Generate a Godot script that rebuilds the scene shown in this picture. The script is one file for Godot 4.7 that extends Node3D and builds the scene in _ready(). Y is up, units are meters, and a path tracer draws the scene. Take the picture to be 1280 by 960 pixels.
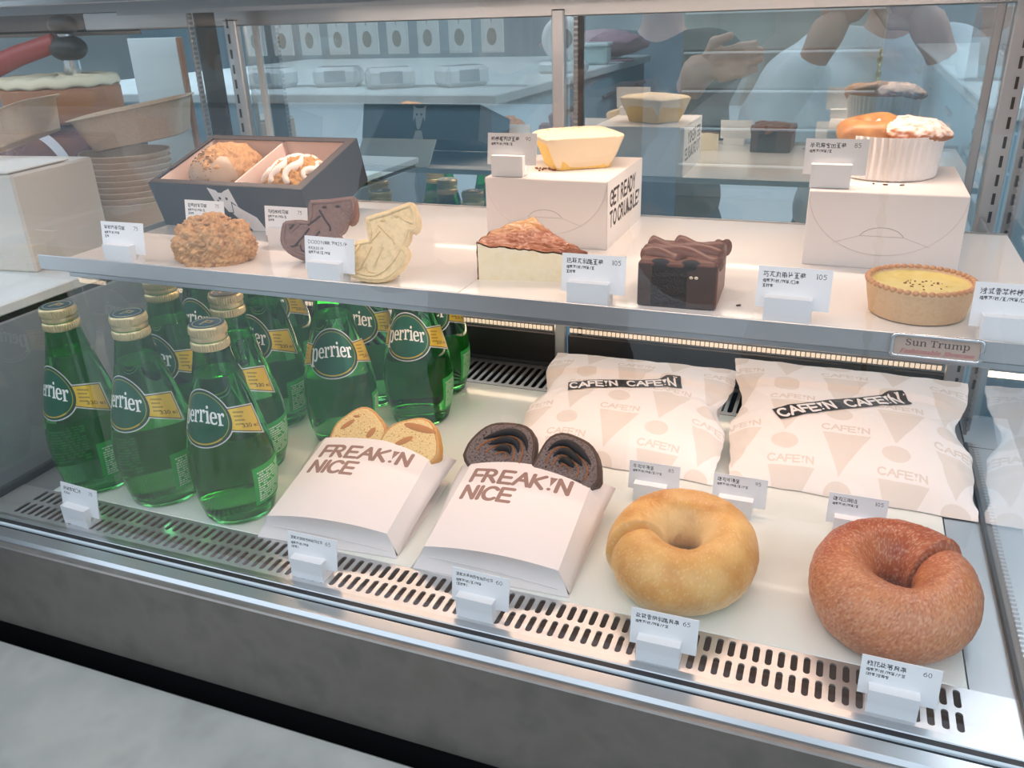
extends Node3D
# A bakery counter's glass showcase. Axes: x runs along the front, y up from the lower deck, z towards the customer.

const SHELF_Y := 0.2555
var M := {}
var used := {}
var rng := RandomNumberGenerator.new()
var nz := FastNoiseLite.new()


class Geo:
	var V := PackedVector3Array()
	var N := PackedVector3Array()
	var U := PackedVector2Array()
	var C := PackedColorArray()
	var I := PackedInt32Array()
	var T := Transform3D()
	var col := Color(1, 1, 1)
	var colored := false
	var paint = null
	var lay = null

	func vert(p: Vector3, n: Vector3, uv: Vector2) -> void:
		V.append(T * p)
		N.append((T.basis * n).normalized())
		U.append(uv)
		if colored:
			C.append(paint.call(p, n) if paint != null else col)

	func quad(a: Vector3, b: Vector3, c: Vector3, d: Vector3, r := Rect2(0, 0, 1, 1)) -> void:
		# a bottom left, b bottom right, c top right, d top left, seen from the front
		var n := (b - a).cross(d - a)
		if n.length() < 1e-12:
			n = (c - b).cross(d - b)
		n = n.normalized()
		var k := V.size()
		vert(a, n, Vector2(r.position.x, r.end.y))
		vert(b, n, r.end)
		vert(c, n, Vector2(r.end.x, r.position.y))
		vert(d, n, r.position)
		I.append_array([k, k + 3, k + 2, k, k + 2, k + 1])

	func tri(a: Vector3, b: Vector3, c: Vector3) -> void:
		var n := (b - a).cross(c - a).normalized()
		var k := V.size()
		for p in [a, b, c]:
			vert(p, n, Vector2(p.x, p.y))
		I.append_array([k, k + 2, k + 1])

	func surf(nu: int, nv: int, f: Callable, wu := false, wv := false, flip := false) -> void:
		# front side is du x dv
		var P: Array[Vector3] = []
		for j in nv + 1:
			for i in nu + 1:
				P.append(f.call(float(i) / nu, float(j) / nv))
		var w := nu + 1
		var Q: Array[Vector3] = []
		for j in nv + 1:
			for i in w:
				var i0 := i - 1 if i > 0 else (nu - 1 if wu else 0)
				var i1 := i + 1 if i < nu else (1 if wu else nu)
				var j0 := j - 1 if j > 0 else (nv - 1 if wv else 0)
				var j1 := j + 1 if j < nv else (1 if wv else nv)
				var n := (P[j * w + i1] - P[j * w + i0]).cross(P[j1 * w + i] - P[j0 * w + i])
				if n.length() < 1e-14:
					var jj := 1 if j == 0 else (nv - 1 if j == nv else j)
					n = Vector3.ZERO
					for q in nu:
						n += (P[jj * w + q + 1] - P[jj * w + q]).cross(P[mini(jj + 1, nv) * w + q] - P[maxi(jj - 1, 0) * w + q])
				Q.append(n.normalized() * (-1.0 if flip else 1.0))
		var k := V.size()
		for j in nv + 1:
			for i in w:
				vert(P[j * w + i], Q[j * w + i], lay.call(float(i) / nu, float(j) / nv) if lay != null else Vector2(float(i) / nu, float(j) / nv))
		for j in nv:
			for i in nu:
				var a := k + j * w + i
				if flip:
					I.append_array([a, a + w + 1, a + w, a, a + 1, a + w + 1])
				else:
					I.append_array([a, a + w, a + w + 1, a, a + w + 1, a + 1])

	func box(c: Vector3, s: Vector3, b := 0.0, basis := Basis()) -> void:
		var old := T
		T = T * Transform3D(basis, c)
		var h := s / 2.0
		b = minf(b, minf(h.x, minf(h.y, h.z)) * 0.9)
		var g := func(x: float, y: float, z: float, ax: int) -> Vector3:
			var p := Vector3(x * h.x, y * h.y, z * h.z)
			for k in 3:
				if k != ax:
					p[k] -= signf(p[k]) * b
			return p
		for ax in 3:
			var u := (ax + 1) % 3
			var v := (ax + 2) % 3
			for sg in [1.0, -1.0]:
				var q := []
				for uv in [[-1, -1], [1, -1], [1, 1], [-1, 1]]:
					var e := [0.0, 0.0, 0.0]
					e[ax] = sg
					e[u] = uv[0] * sg
					e[v] = uv[1]
					q.append(g.call(e[0], e[1], e[2], ax))
				if ax == 0 and sg > 0:
					quad(q[3], q[0], q[1], q[2])
				elif ax < 2:
					quad(q[1], q[2], q[3], q[0])
				else:
					quad(q[0], q[1], q[2], q[3])
		if b > 0.0:
			for ax in 3:
				var u := (ax + 1) % 3
				var v := (ax + 2) % 3
				for su in [1.0, -1.0]:
					for sv in [1.0, -1.0]:
						var e := [0.0, 0.0, 0.0]
						e[u] = su
						e[v] = sv
						e[ax] = -1.0
						var a1: Vector3 = g.call(e[0], e[1], e[2], u)
						var a2: Vector3 = g.call(e[0], e[1], e[2], v)
						e[ax] = 1.0
						var b1: Vector3 = g.call(e[0], e[1], e[2], u)
						var b2: Vector3 = g.call(e[0], e[1], e[2], v)
						if su * sv > 0:
							quad(a1, a2, b2, b1)
						else:
							quad(a2, a1, b1, b2)
			for sx in [1.0, -1.0]:
				for sy in [1.0, -1.0]:
					for sz in [1.0, -1.0]:
						var p0: Vector3 = g.call(sx, sy, sz, 0)
						var p1: Vector3 = g.call(sx, sy, sz, 1)
						var p2: Vector3 = g.call(sx, sy, sz, 2)
						if sx * sy * sz > 0:
							tri(p0, p1, p2)
						else:
							tri(p0, p2, p1)
		T = old

	func prism(poly: PackedVector2Array, z0: float, z1: float) -> void:
		# an outline in x and y, given thickness along z
		var q := poly.duplicate()
		if Geometry2D.is_polygon_clockwise(q):
			q.reverse()
		var t := Geometry2D.triangulate_polygon(q)
		for i in range(0, t.size(), 3):
			var a := q[t[i]]
			var b := q[t[i + 1]]
			var c := q[t[i + 2]]
			if (b - a).cross(c - a) < 0:
				var s := b
				b = c
				c = s
			tri(Vector3(a.x, a.y, z1), Vector3(b.x, b.y, z1), Vector3(c.x, c.y, z1))
			tri(Vector3(a.x, a.y, z0), Vector3(c.x, c.y, z0), Vector3(b.x, b.y, z0))
		for i in q.size():
			var a := q[i]
			var b := q[(i + 1) % q.size()]
			quad(Vector3(a.x, a.y, z0), Vector3(b.x, b.y, z0), Vector3(b.x, b.y, z1), Vector3(a.x, a.y, z1))

	func pillow(poly: PackedVector2Array, z0: float, z1: float, r: float) -> void:
		# a prism whose edges are rounded over by r on the side of z1
		var q := poly.duplicate()
		if Geometry2D.is_polygon_clockwise(q):
			q.reverse()
		var n := q.size()
		var nor := PackedVector2Array()
		for i in n:
			var d1 := (q[i] - q[(i + n - 1) % n]).normalized()
			var d2 := (q[(i + 1) % n] - q[i]).normalized()
			var b := (d1 + d2).normalized()
			nor.append(Vector2(b.y, -b.x))
		var steps := 4
		var old := Vector3.ZERO
		surf(n, steps + 1, func(u: float, v: float) -> Vector3:
			var i := int(round(u * n)) % n
			var k := int(round(v * (steps + 1)))
			if k == 0:
				return Vector3(q[i].x, q[i].y, z0)
			var a := float(k - 1) / steps * PI / 2
			var p := q[i] - nor[i] * r * (1.0 - cos(a))
			return Vector3(p.x, p.y, z1 - r + r * sin(a)), true)
		var inner := PackedVector2Array()
		for i in n:
			inner.append(q[i] - nor[i] * r)
		for layer in [[inner, z1, 1], [q, z0, -1]]:
			var pts: PackedVector2Array = layer[0]
			var t := Geometry2D.triangulate_polygon(pts)
			for i in range(0, t.size(), 3):
				var a := Vector3(pts[t[i]].x, pts[t[i]].y, layer[1])
				var b := Vector3(pts[t[i + 1]].x, pts[t[i + 1]].y, layer[1])
				var c := Vector3(pts[t[i + 2]].x, pts[t[i + 2]].y, layer[1])
				if (b - a).cross(c - a).z * layer[2] < 0:
					tri(a, c, b)
				else:
					tri(a, b, c)

	func lathe(prof: PackedVector2Array, seg: int, warp = null, flip := false) -> void:
		# profile points are (radius, height), from the bottom up
		var m := prof.size() - 1
		surf(seg, m, func(u: float, v: float) -> Vector3:
			var p := prof[int(round(v * m))]
			var a := -u * TAU
			var o := Vector3(p.x * cos(a), p.y, p.x * sin(a))
			return warp.call(o, a, v) if warp != null else o, true, false, flip)

	func tube(path: PackedVector3Array, r: float, seg := 8, taper = null) -> void:
		var n := path.size()
		var fr: Array[Basis] = []
		var up := Vector3.UP
		for i in n:
			var d := (path[mini(i + 1, n - 1)] - path[maxi(i - 1, 0)]).normalized()
			if absf(d.dot(up)) > 0.95:
				up = Vector3.RIGHT if absf(d.x) < 0.9 else Vector3.BACK
			var s := d.cross(up).normalized()
			up = s.cross(d).normalized()
			fr.append(Basis(s, up, d))
		surf(seg, n + 1, func(u: float, v: float) -> Vector3:
			var k := int(round(v * (n + 1)))
			var i := clampi(k - 1, 0, n - 1)
			var rr: float = 0.0 if k == 0 or k == n + 1 else r * (taper.call(float(i) / maxi(n - 1, 1)) if taper != null else 1.0)
			var a := u * TAU
			return path[i] + fr[i].x * cos(a) * rr + fr[i].y * sin(a) * rr, true, false, true)

	func blob(c: Vector3, s: Vector3, nu: int, nv: int, bump = null) -> void:
		surf(nu, nv, func(u: float, v: float) -> Vector3:
			var a := -u * TAU
			var b := (v - 0.5) * PI
			var d := Vector3(cos(b) * cos(a), sin(b), cos(b) * sin(a))
			return c + (bump.call(d) if bump != null else d * s), true)

	func mesh(m: Material = null) -> ArrayMesh:
		var a := []
		a.resize(Mesh.ARRAY_MAX)
		a[Mesh.ARRAY_VERTEX] = V
		a[Mesh.ARRAY_NORMAL] = N
		a[Mesh.ARRAY_TEX_UV] = U
		if colored:
			a[Mesh.ARRAY_COLOR] = C
		a[Mesh.ARRAY_INDEX] = I
		var out := ArrayMesh.new()
		out.add_surface_from_arrays(Mesh.PRIMITIVE_TRIANGLES, a)
		if m:
			out.surface_set_material(0, m)
		return out


func numbered(called: String) -> String:
	var k: int = used.get(called, -1) + 1
	used[called] = k
	return called if k == 0 else "%s_%03d" % [called, k]


func thing(called: String, label: String, category: String, at := Vector3.ZERO, turn := 0.0, group := "") -> Node3D:
	var o := Node3D.new()
	o.name = numbered(called)
	add_child(o)
	o.position = at
	o.rotation.y = turn
	o.set_meta("label", label)
	o.set_meta("category", category)
	if group:
		o.set_meta("group", group)
	return o


func part(called: String, g, m: Material, parent: Node, at := Transform3D()) -> MeshInstance3D:
	var o := MeshInstance3D.new()
	o.name = called
	o.mesh = g if g is Mesh else g.mesh()
	o.material_override = m
	o.transform = at
	parent.add_child(o, true)
	return o


func struct(called: String, g, m: Material, label := "", category := "") -> MeshInstance3D:
	var o := part(called, g, m, self)
	o.set_meta("kind", "structure")
	if label:
		o.set_meta("label", label)
		o.set_meta("category", category)
	return o


func boxg(c: Vector3, s: Vector3, b := 0.0) -> Geo:
	var g := Geo.new()
	g.box(c, s, b)
	return g


func span(x0: float, x1: float, y0: float, y1: float, z0: float, z1: float, b := 0.0) -> Geo:
	return boxg(Vector3(x0 + x1, y0 + y1, z0 + z1) / 2.0, Vector3(absf(x1 - x0), absf(y1 - y0), absf(z1 - z0)), b)


func mat(hex: String, rough := 0.6, metal := 0.0) -> StandardMaterial3D:
	var m := StandardMaterial3D.new()
	m.albedo_color = Color(hex)
	m.roughness = rough
	m.metallic = metal
	return m


func noise_tex(freq: float, colors: Array, at: Array = [], kind := FastNoiseLite.TYPE_SIMPLEX_SMOOTH, oct := 4, sd := 1) -> NoiseTexture2D:
	var t := NoiseTexture2D.new()
	t.width = 256
	t.height = 256
	t.seamless = true
	t.generate_mipmaps = false
	var n := FastNoiseLite.new()
	n.seed = sd
	n.noise_type = kind
	n.frequency = freq
	n.fractal_octaves = oct
	t.noise = n
	if colors.size():
		var gr := Gradient.new()
		var offs := PackedFloat32Array()
		var cs := PackedColorArray()
		for i in colors.size():
			offs.append(at[i] if at.size() else float(i) / (colors.size() - 1))
			cs.append(Color(colors[i]))
		gr.offsets = offs
		gr.colors = cs
		t.color_ramp = gr
	return t


func tri_mat(tex: Texture2D, scale: float, rough := 0.7, bump: Texture2D = null, depth := 0.05) -> StandardMaterial3D:
	var m := StandardMaterial3D.new()
	m.albedo_texture = tex
	m.roughness = rough
	m.uv1_triplanar = true
	m.uv1_scale = Vector3.ONE * scale
	if bump:
		m.heightmap_enabled = true
		m.heightmap_texture = bump
		m.heightmap_scale = depth
	return m


func n3(p: Vector3, f: float) -> float:
	return nz.get_noise_3d(p.x * f, p.y * f, p.z * f)


func vertex_mat(rough := 0.7) -> StandardMaterial3D:
	var m := StandardMaterial3D.new()
	m.vertex_color_use_as_albedo = true
	m.roughness = rough
	return m


func lin(hex: String) -> Color:
	return Color(hex).srgb_to_linear()


# ---------------------------------------------------------------- lettering, drawn by strokes into images

const GLYPHS := {
	"A": "0a50aa 2676", "B": "000a 0030 0535 0a3a", "C": "", "D": "000a 0030 0a3a", "E": "80000a8a 0575", "F": "80000a 0565",
	"G": "9555", "I": "000a", "K": "000a 8005 258a", "L": "000a7a", "M": "0a055aa 0a105899aa", "N": "0a008a80", "O": "", "R": "000a 0030 0535 358a",
	"S": "~82613011346576886a3a18", "T": "0080 404a", "U": "0006 8680", "Y": "0045804 454a", "V": "004a80",
	"0": "", "1": "20304a 303a", "2": "~0220505365 650a 0a6a", "3": "", "4": "5a500767", "5": "6010 1014", "6": "~500407",
	"7": "00702a", "8": "", "9": "~63563a", "/": "602a", "|": "3018", "'": "3033", "m": "040a 0514347a 343a 6474", "l": "202a", "n": "040a 0535575a",
	" ": "", "(": "~4022284a", ")": "~2042482a",
	"過": "1122 04241708aa 41818585 4145 5363 3595993 57777a5a57", "敏": "1002 1131 1114244349 0555 2244 6053 6191 8274405a 6498", "原": "00a0 01a 213 31818686313 34848 58 3649 769",
	"奶": "2017 0343 43284a 0729 5191 616489 91848a7", "麩": "50 0232 01a1 1219 238 5393 7275 6499 45a6", "質": "1040 1255 6090 6295 3484893934 3686 3787 299 79a",
	"蛋": "0090 50530 3363 2434 3565757 353878 5459 1a9a", "素": "1181 2272 5053 0393 5325 7446 3687 5659 4838 7897", "豆": "0191 23737636236 2859 7849 0a9a", "大": "0393 5053 531a 53a",
	"含": "5002 50a2 4363 2474 3636 36767a3a36", "蜂": "11414515 1115 3038 0848 6052 6184 92619 5585 4696 5797 757a", "蜜": "5052 0292 0203 9293 2464 3343 73 35757a 25252 3a8a 5459",
	"葡": "0191 2022 7072 2415 149498 3565 4449 36664 37673 6367", "萄": "0191 2022 7072 2415 149498 4333 3454 4448 2555 3638686", "燕": "0191 2022 7072 4344 5364 3464 3454 1318 8388 2a 4a 6a 8a", "麥": "5056 1191 3122 7182 3324 7384 0595 4817 4686 7a 4a87",
	"司": "1080 80898 1361 2565655 2529 6569", "康": "50 01a1 011a 2383 8385 0595 2787 5359 4718 6899", "伯": "3015 353a 6051 41919a4a41 4595", "爵": "1090 2131 5161 8191 0353 0393 2555 2656 6494 849a 1535", "茶": "0191 2022 7072 4314 4395 2676 5459 4738 6789",
	"肉": "52509 1191 119 1a 919a 4326 5476 4637 6889", "桂": "2029 0343 2307 2345 6292 7175 5095 6797 7570 59a9", "核": "2029 0343 2307 2345 7072 5292 7255 8356 9559 6698", "桃": "2029 0343 2307 2345 6068 508 8089 89a8 5263 9284",
	"餅": "3002 3052 1343 13191 4348 1646 5759 6052 9082 5393 5696 6369 8389", "乾": "0141 2023 03434707 0545 0848 272a 6052 5292 6474559a98", "味": "0282828 03030 33307 0733 5292 4595 7079 7548 7598", "片": "2010 2029 2585 6065 2784 88", "巧": "0141 2127 0747 5191 6155 55858a6a", "克": "5052 1191 3363 33363666 4619 6669a9", "力": "4049 1282828a6 421a",
	"檸": "2029 0343 2307 2345 7072 4292 5363 7383 5696 7679", "檬": "2029 0343 2307 2345 5191 6062 8082 4494 5383 5596 765a", "糖": "3039 0444 1122 5142 3407 3457 50a0 505a 6292 7279 6797 6a9a", "霜": "1090 5035 0292 3454 6474 2525 25 1646 292a 6596 969a 66 6a 68", "磅": "0141 2105 1636 36393919 7072 5191 5393 7579 5595 6858",
	"糕": "3039 0444 1122 5142 3407 3457 6051 6292 7074 5484 4696 5a 7a 9a", "巴": "1181 818515 1119 19a9a7 5155", "斯": "1050 2127 4147 2444 2646 0757 197 4759 9070 7077 7494 8489", "乳": "4020 1233 5243 1454 5446 274a 1767 8089a9a7", "酪": "0141 1113 3113 0343 03094943 0646 6052 5282 8257 5397 6797 676a9a97", "脆": "1119 1141 4149 1444 1646 6052 62825 5494 565a 6696 9698 7889",
	"半": "2033 8073 1494 0797 505a", "熟": "1050 3032 1343 2545 3559 1747 6282 7055 8289a9 1a 3a 6a 9a", "凹": "1319 1343 4347 4767 6763 6393 939a 1a9a", "法": "0112 0424 0a26 4292 7079 3494 7447 4a8a 7688", "式": "1282 7079a9 8091 2555 4549 1968", "香": "7020 1292 5056 5215 5295 36767a3a36 3878", "草": "0191 2022 7072 2373732 3676 36 0898 565a",
	"塔": "2028 0444 0949 5191 6062 8082 7344 7396 5676 57875a8a", "牛": "3013 2282 0696 505a", "可": "0191 71798 2454544 2427 5457", "頌": "2002 4063 2515 4555 15275 5091 7072 52929852 5494 5696 6959 8999", "堡": "3015 232 6091 5131 5363 4696 7247 7297 5459 3777 1a9a",
	"雞": "1040 2131 0494 1525 0848 2627 2759 6052 6169 7070 6191 6393 6595 6999 8189", "三": "1181 2575 0999", "明": "01313808 01080 0434 51919a 5159 5494 5797", "治": "0112 0424 0a26 7053 5393 7294 5696 565a9a96", "好": "2017 0343 43284a 0729 5191 9173 737a5a 4595", "丘": "3020 2029 2474 6469 0a9a 8070",
	"花": "0191 2022 7072 3315 242a 6369a9a7 9465", "紫": "2025 2252 0656 6065 6593 4646 1738 7748 5759 3819 7899", "薯": "0191 2022 7072 2383 2385 2585 4345 6365 0696 5456 464a 46868a4a", "貝": "21818721 21278 2343 2484 2686 3819 7899", "果": "21818521 2383 0696 505a 5618 5698", "菽": "0191 2022 7072 2329 2545 1656 3739 5393 8359 6699", "腸": "1119 1141 4149 1444 6191 61949 6393 4595 5666 96987",
	"鶴": "1052 0141 2002 2429 2454 2646 2848 0a5a 7060 6191 6169 91959 6393 6797 9a88", "尾": "1181 818313 111a 7424 2666 1878 4449a9", "家": "5051 0292 0203 9293 2474 4519 454a 6598 2736", "瑪": "0141 0545 0a4a 2129 5191 5158 7178 5393 5595 58989a 6a", "格": "2029 0343 2307 2345 7052 5292 8257 5396 5696 565a9a96", "麗": "0191 1343 5393 1347 5397 50 0a 2585 25 268 5a 3a9a", "特": "2029 1343 0646 0535 7073 5292 4494 4696 8689 8a7 5768", "起": "1141 0444 2128 2646 0618a9 5191 91955545 5458989", "吐": "02323808 02080 5292 7079 4a9a",
	"黑": "2080 208 2484 2282 4084 5057 1676 0797 1a 4a 6a 9a", "旋": "2021 0343 1328 23397 3339 6052 5292 5494 7499 5598 6797", "風": "1090 101a 909899 3252 2363 3464 36 5358 3888", "地": "2028 0444 0947 5359a9a7 4494 7078 9496", "瓜": "1080 201a 5048 4869 6098", "沛": "0112 0424 0a26 3292 6070 4454 4449 4494 9497 646a", "綠": "2004 0444 2648 0848 6191 9194 4494 4696 765a 5799", "雅": "0141 2129 0444 0949 6052 6169 6191 6393 6595 6999 8189", "氣": "2012 1292 2474 7479a9 3447 5658 4638 2868", "水": "505a 2242 4218 8263 6398",
}


const ARCS := {
	"O": [[5, 5, 5, 5, 0, 360]], "0": [[3, 5, 3, 5, 0, 360]], "C": [[5, 5, 5, 5, 45, 315]], "G": [[5, 5, 5, 5, 45, 360]],
	"D": [[3, 5, 5.5, 5, -90, 90]], "R": [[3, 2.6, 3.4, 2.6, -90, 90]], "B": [[3, 2.4, 2.9, 2.4, -90, 90], [3, 7.4, 3.6, 2.6, -90, 90]], "5": [[2.4, 6.6, 3.4, 3.4, -120, 130]], "6": [[3, 6.9, 3, 3.1, 0, 360]], "9": [[3, 3.1, 3, 3.1, 0, 360]],
	"8": [[3, 2.4, 2.5, 2.4, 0, 360], [3, 7.4, 3, 2.6, 0, 360]], "U": [[4, 6, 4, 4, 0, 180]], "3": [[2.7, 2.6, 2.7, 2.6, -150, 90], [2.7, 7.5, 3, 2.5, -90, 150]],
}


func strokes(ch: String) -> Array:
	var out := []
	for a in ARCS.get(ch, []):
		var q := PackedVector2Array()
		for i in 25:
			var t := deg_to_rad(lerpf(a[4], a[5], i / 24.0))
			q.append(Vector2(a[0] + cos(t) * a[2], a[1] + sin(t) * a[3]))
		out.append(q)
	for s in GLYPHS.get(ch, "0090 9a0a 000a 909a").split(" ", false):
		var smooth: bool = s.begins_with("~")
		var t: String = s.trim_prefix("~")
		var pts := PackedVector2Array()
		for i in range(0, t.length() - 1, 2):
			pts.append(Vector2(t.substr(i, 1).hex_to_int(), t.substr(i + 1, 1).hex_to_int()))
		if pts.size() < 2:
			continue
		if smooth and pts.size() > 2:
			var q := PackedVector2Array()
			for i in pts.size() - 1:
				for k in 4:
					q.append(pts[i].cubic_interpolate(pts[i + 1], pts[maxi(i - 1, 0)], pts[mini(i + 2, pts.size() - 1)], k / 4.0))
			q.append(pts[pts.size() - 1])
			pts = q
		out.append(pts)
	return out


func ink(im: Image, a: Vector2, b: Vector2, w: float, c: Color) -> void:
	var r := w / 2.0 + 1.0
	var x0 := maxi(int(minf(a.x, b.x) - r), 0)
	var x1 := mini(int(maxf(a.x, b.x) + r) + 1, im.get_width() - 1)
	var y0 := maxi(int(minf(a.y, b.y) - r), 0)
	var y1 := mini(int(maxf(a.y, b.y) + r) + 1, im.get_height() - 1)
	for y in range(y0, y1 + 1):
		for x in range(x0, x1 + 1):
			var p := Vector2(x + 0.5, y + 0.5)
			var d := p.distance_to(Geometry2D.get_closest_point_to_segment(p, a, b))
			var k := clampf(w / 2.0 - d + 0.5, 0, 1)
			if k > 0:
				im.set_pixel(x, y, im.get_pixel(x, y).lerp(c, k * c.a))


func inkpath(im: Image, pts: PackedVector2Array, w: float, c: Color) -> void:
	for i in pts.size() - 1:
		ink(im, pts[i], pts[i + 1], w, c)


func inkpoly(im: Image, pts: PackedVector2Array, c: Color) -> void:
	var lo := pts[0]
	var hi := pts[0]
	for p in pts:
		lo = lo.min(p)
		hi = hi.max(p)
	for y in range(maxi(int(lo.y), 0), mini(int(hi.y) + 1, im.get_height() - 1) + 1):
		for x in range(maxi(int(lo.x), 0), mini(int(hi.x) + 1, im.get_width() - 1) + 1):
			var k := 0
			for s in [Vector2(0.25, 0.25), Vector2(0.75, 0.25), Vector2(0.25, 0.75), Vector2(0.75, 0.75)]:
				if Geometry2D.is_point_in_polygon(Vector2(x, y) + s, pts):
					k += 1
			if k:
				im.set_pixel(x, y, im.get_pixel(x, y).lerp(c, k / 4.0 * c.a))


func inkdisc(im: Image, c: Vector2, r: Vector2, color: Color) -> void:
	var pts := PackedVector2Array()
	for i in 40:
		pts.append(c + Vector2(cos(i * TAU / 40), sin(i * TAU / 40)) * r)
	inkpoly(im, pts, color)


func write(im: Image, s: String, at: Vector2, h: float, w: float, c: Color, slant := 0.0, turn := 0.0, wide := 1.0) -> float:
	# capitals h high, their left top corner at «at»; returns the width
	var x := 0.0
	var k := h / 10.0
	for ch in s:
		var cjk := ch.unicode_at(0) > 0x2000
		var adv := 11.0 if cjk else {"I": 3.0, "1": 7.0, " ": 4.5, "|": 6.0, "/": 8.0, "l": 4.0, "'": 3.5, "!": 6.5, "M": 13.0, "m": 9.0, "E": 10.5, "F": 9.0, "L": 9.5, "(": 5.5, ")": 5.5, "A": 12.0}.get(ch, 11.5 if ch >= "A" else 9.0)
		var f := func(p: Vector2) -> Vector2:
			return at + Vector2(x + p.x * k * wide + (10 - p.y) * k * slant, p.y * k).rotated(turn)
		if ch == "!":
			inkpoly(im, PackedVector2Array([f.call(Vector2(-0.6, -0.4)), f.call(Vector2(4.6, -0.4)), f.call(Vector2(1.6, 7.0))]), c)
			inkdisc(im, f.call(Vector2(1.3, 9.2)), Vector2(k, k) * 1.1, c)
		else:
			for st in strokes(ch):
				var q := PackedVector2Array()
				for p in st:
					q.append(f.call(p))
				inkpath(im, q, w, c)
		x += adv * k * wide
	return x


func type_tris(text: String, font_name: String, bold := false) -> PackedVector2Array:
	# the outline of a word in a built-in typeface, as flat triangles about one unit high
	var tm := TextMesh.new()
	var f := SystemFont.new()
	f.font_names = PackedStringArray([font_name])
	if bold:
		f.font_weight = 700
	tm.font = f
	tm.text = text
	tm.font_size = 64
	tm.pixel_size = 1.0 / 64.0
	tm.depth = 0.0
	tm.horizontal_alignment = HORIZONTAL_ALIGNMENT_LEFT
	var out := PackedVector2Array()
	if tm.get_surface_count() == 0:
		return out
	var a := tm.surface_get_arrays(0)
	var v: PackedVector3Array = a[Mesh.ARRAY_VERTEX]
	var idx = a[Mesh.ARRAY_INDEX]
	if idx != null and idx.size():
		for i in idx:
			out.append(Vector2(v[i].x, -v[i].y))
	else:
		for p in v:
			out.append(Vector2(p.x, -p.y))
	return out


func typeset(im: Image, tris: PackedVector2Array, box: Rect2, c: Color, slant := 0.0) -> void:
	# fits the word into the box
	if tris.is_empty():
		return
	var lo := tris[0]
	var hi := tris[0]
	for p in tris:
		lo = lo.min(p)
		hi = hi.max(p)
	var hits := {}
	for t in range(0, tris.size(), 3):
		var q := PackedVector2Array()
		for k in 3:
			var p := (tris[t + k] - lo) / (hi - lo)
			q.append(box.position + Vector2(p.x * box.size.x + slant * (1 - p.y) * box.size.y, p.y * box.size.y))
		if absf((q[1] - q[0]).cross(q[2] - q[0])) < 1e-6:
			continue
		var a := q[0].min(q[1]).min(q[2])
		var b := q[0].max(q[1]).max(q[2])
		for y in range(maxi(int(a.y), 0), mini(int(b.y) + 1, im.get_height() - 1) + 1):
			for x in range(maxi(int(a.x), 0), mini(int(b.x) + 1, im.get_width() - 1) + 1):
				var k := 0
				for sy in 3:
					for sx in 3:
						if Geometry2D.point_is_inside_triangle(Vector2(x + (sx + 0.5) / 3, y + (sy + 0.5) / 3), q[0], q[1], q[2]):
							k += 1
				if k:
					var key := Vector2i(x, y)
					hits[key] = hits.get(key, 0) + k
	for key in hits:
		im.set_pixelv(key, im.get_pixelv(key).lerp(c, minf(hits[key] / 9.0, 1.0) * c.a))


func sheet(w: int, h: int, c: Color) -> Image:
	var im := Image.create(w, h, false, Image.FORMAT_RGBA8)
	im.fill(c)
	return im


func printed(im: Image, rough := 0.6, metal := 0.0) -> StandardMaterial3D:
	var m := StandardMaterial3D.new()
	m.albedo_texture = ImageTexture.create_from_image(im)
	m.roughness = rough
	m.metallic = metal
	m.texture_repeat = false
	return m


# ---------------------------------------------------------------- camera, sky, lamps

func stage() -> void:
	var cam := Camera3D.new()
	cam.name = "camera"
	add_child(cam)
	var right := Vector3(0.93333011, -0.0303364, -0.35773539)
	var down := Vector3(0.11963166, -0.91319885, 0.3895589)
	cam.transform = Transform3D(Basis(right, -down, right.cross(-down)).orthonormalized(), Vector3(0, 0.48, 0))
	cam.fov = rad_to_deg(2.0 * atan(480.0 / 1048.84))
	cam.near = 0.02
	cam.far = 100
	cam.current = true
	var we := WorldEnvironment.new()
	we.name = "surroundings"
	var e := Environment.new()
	var sky := Sky.new()
	var sm := ProceduralSkyMaterial.new()
	sm.sky_top_color = Color(0.77, 0.82, 0.87)
	sm.sky_horizon_color = Color(0.84, 0.89, 0.93)
	sm.ground_horizon_color = Color(0.7, 0.74, 0.77)
	sm.ground_bottom_color = Color(0.4, 0.42, 0.44)
	sky.sky_material = sm
	e.background_mode = Environment.BG_SKY
	e.sky = sky
	e.background_energy_multiplier = 3.0
	e.tonemap_mode = Environment.TONE_MAPPER_LINEAR
	e.tonemap_exposure = 1.0
	e.sdfgi_enabled = true
	e.ssao_enabled = true
	e.ssil_enabled = true
	we.environment = e
	add_child(we)


func lamp(called: String, at: Vector3, size: Vector2, energy: float, color: Color, pitch: float, parent: Node) -> void:
	var l := AreaLight3D.new()
	l.name = called
	l.area_size = size
	l.light_energy = energy
	l.light_color = color
	l.area_range = 6.0
	l.shadow_enabled = true
	l.position = at
	l.rotation.x = pitch
	parent.add_child(l, true)


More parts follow.
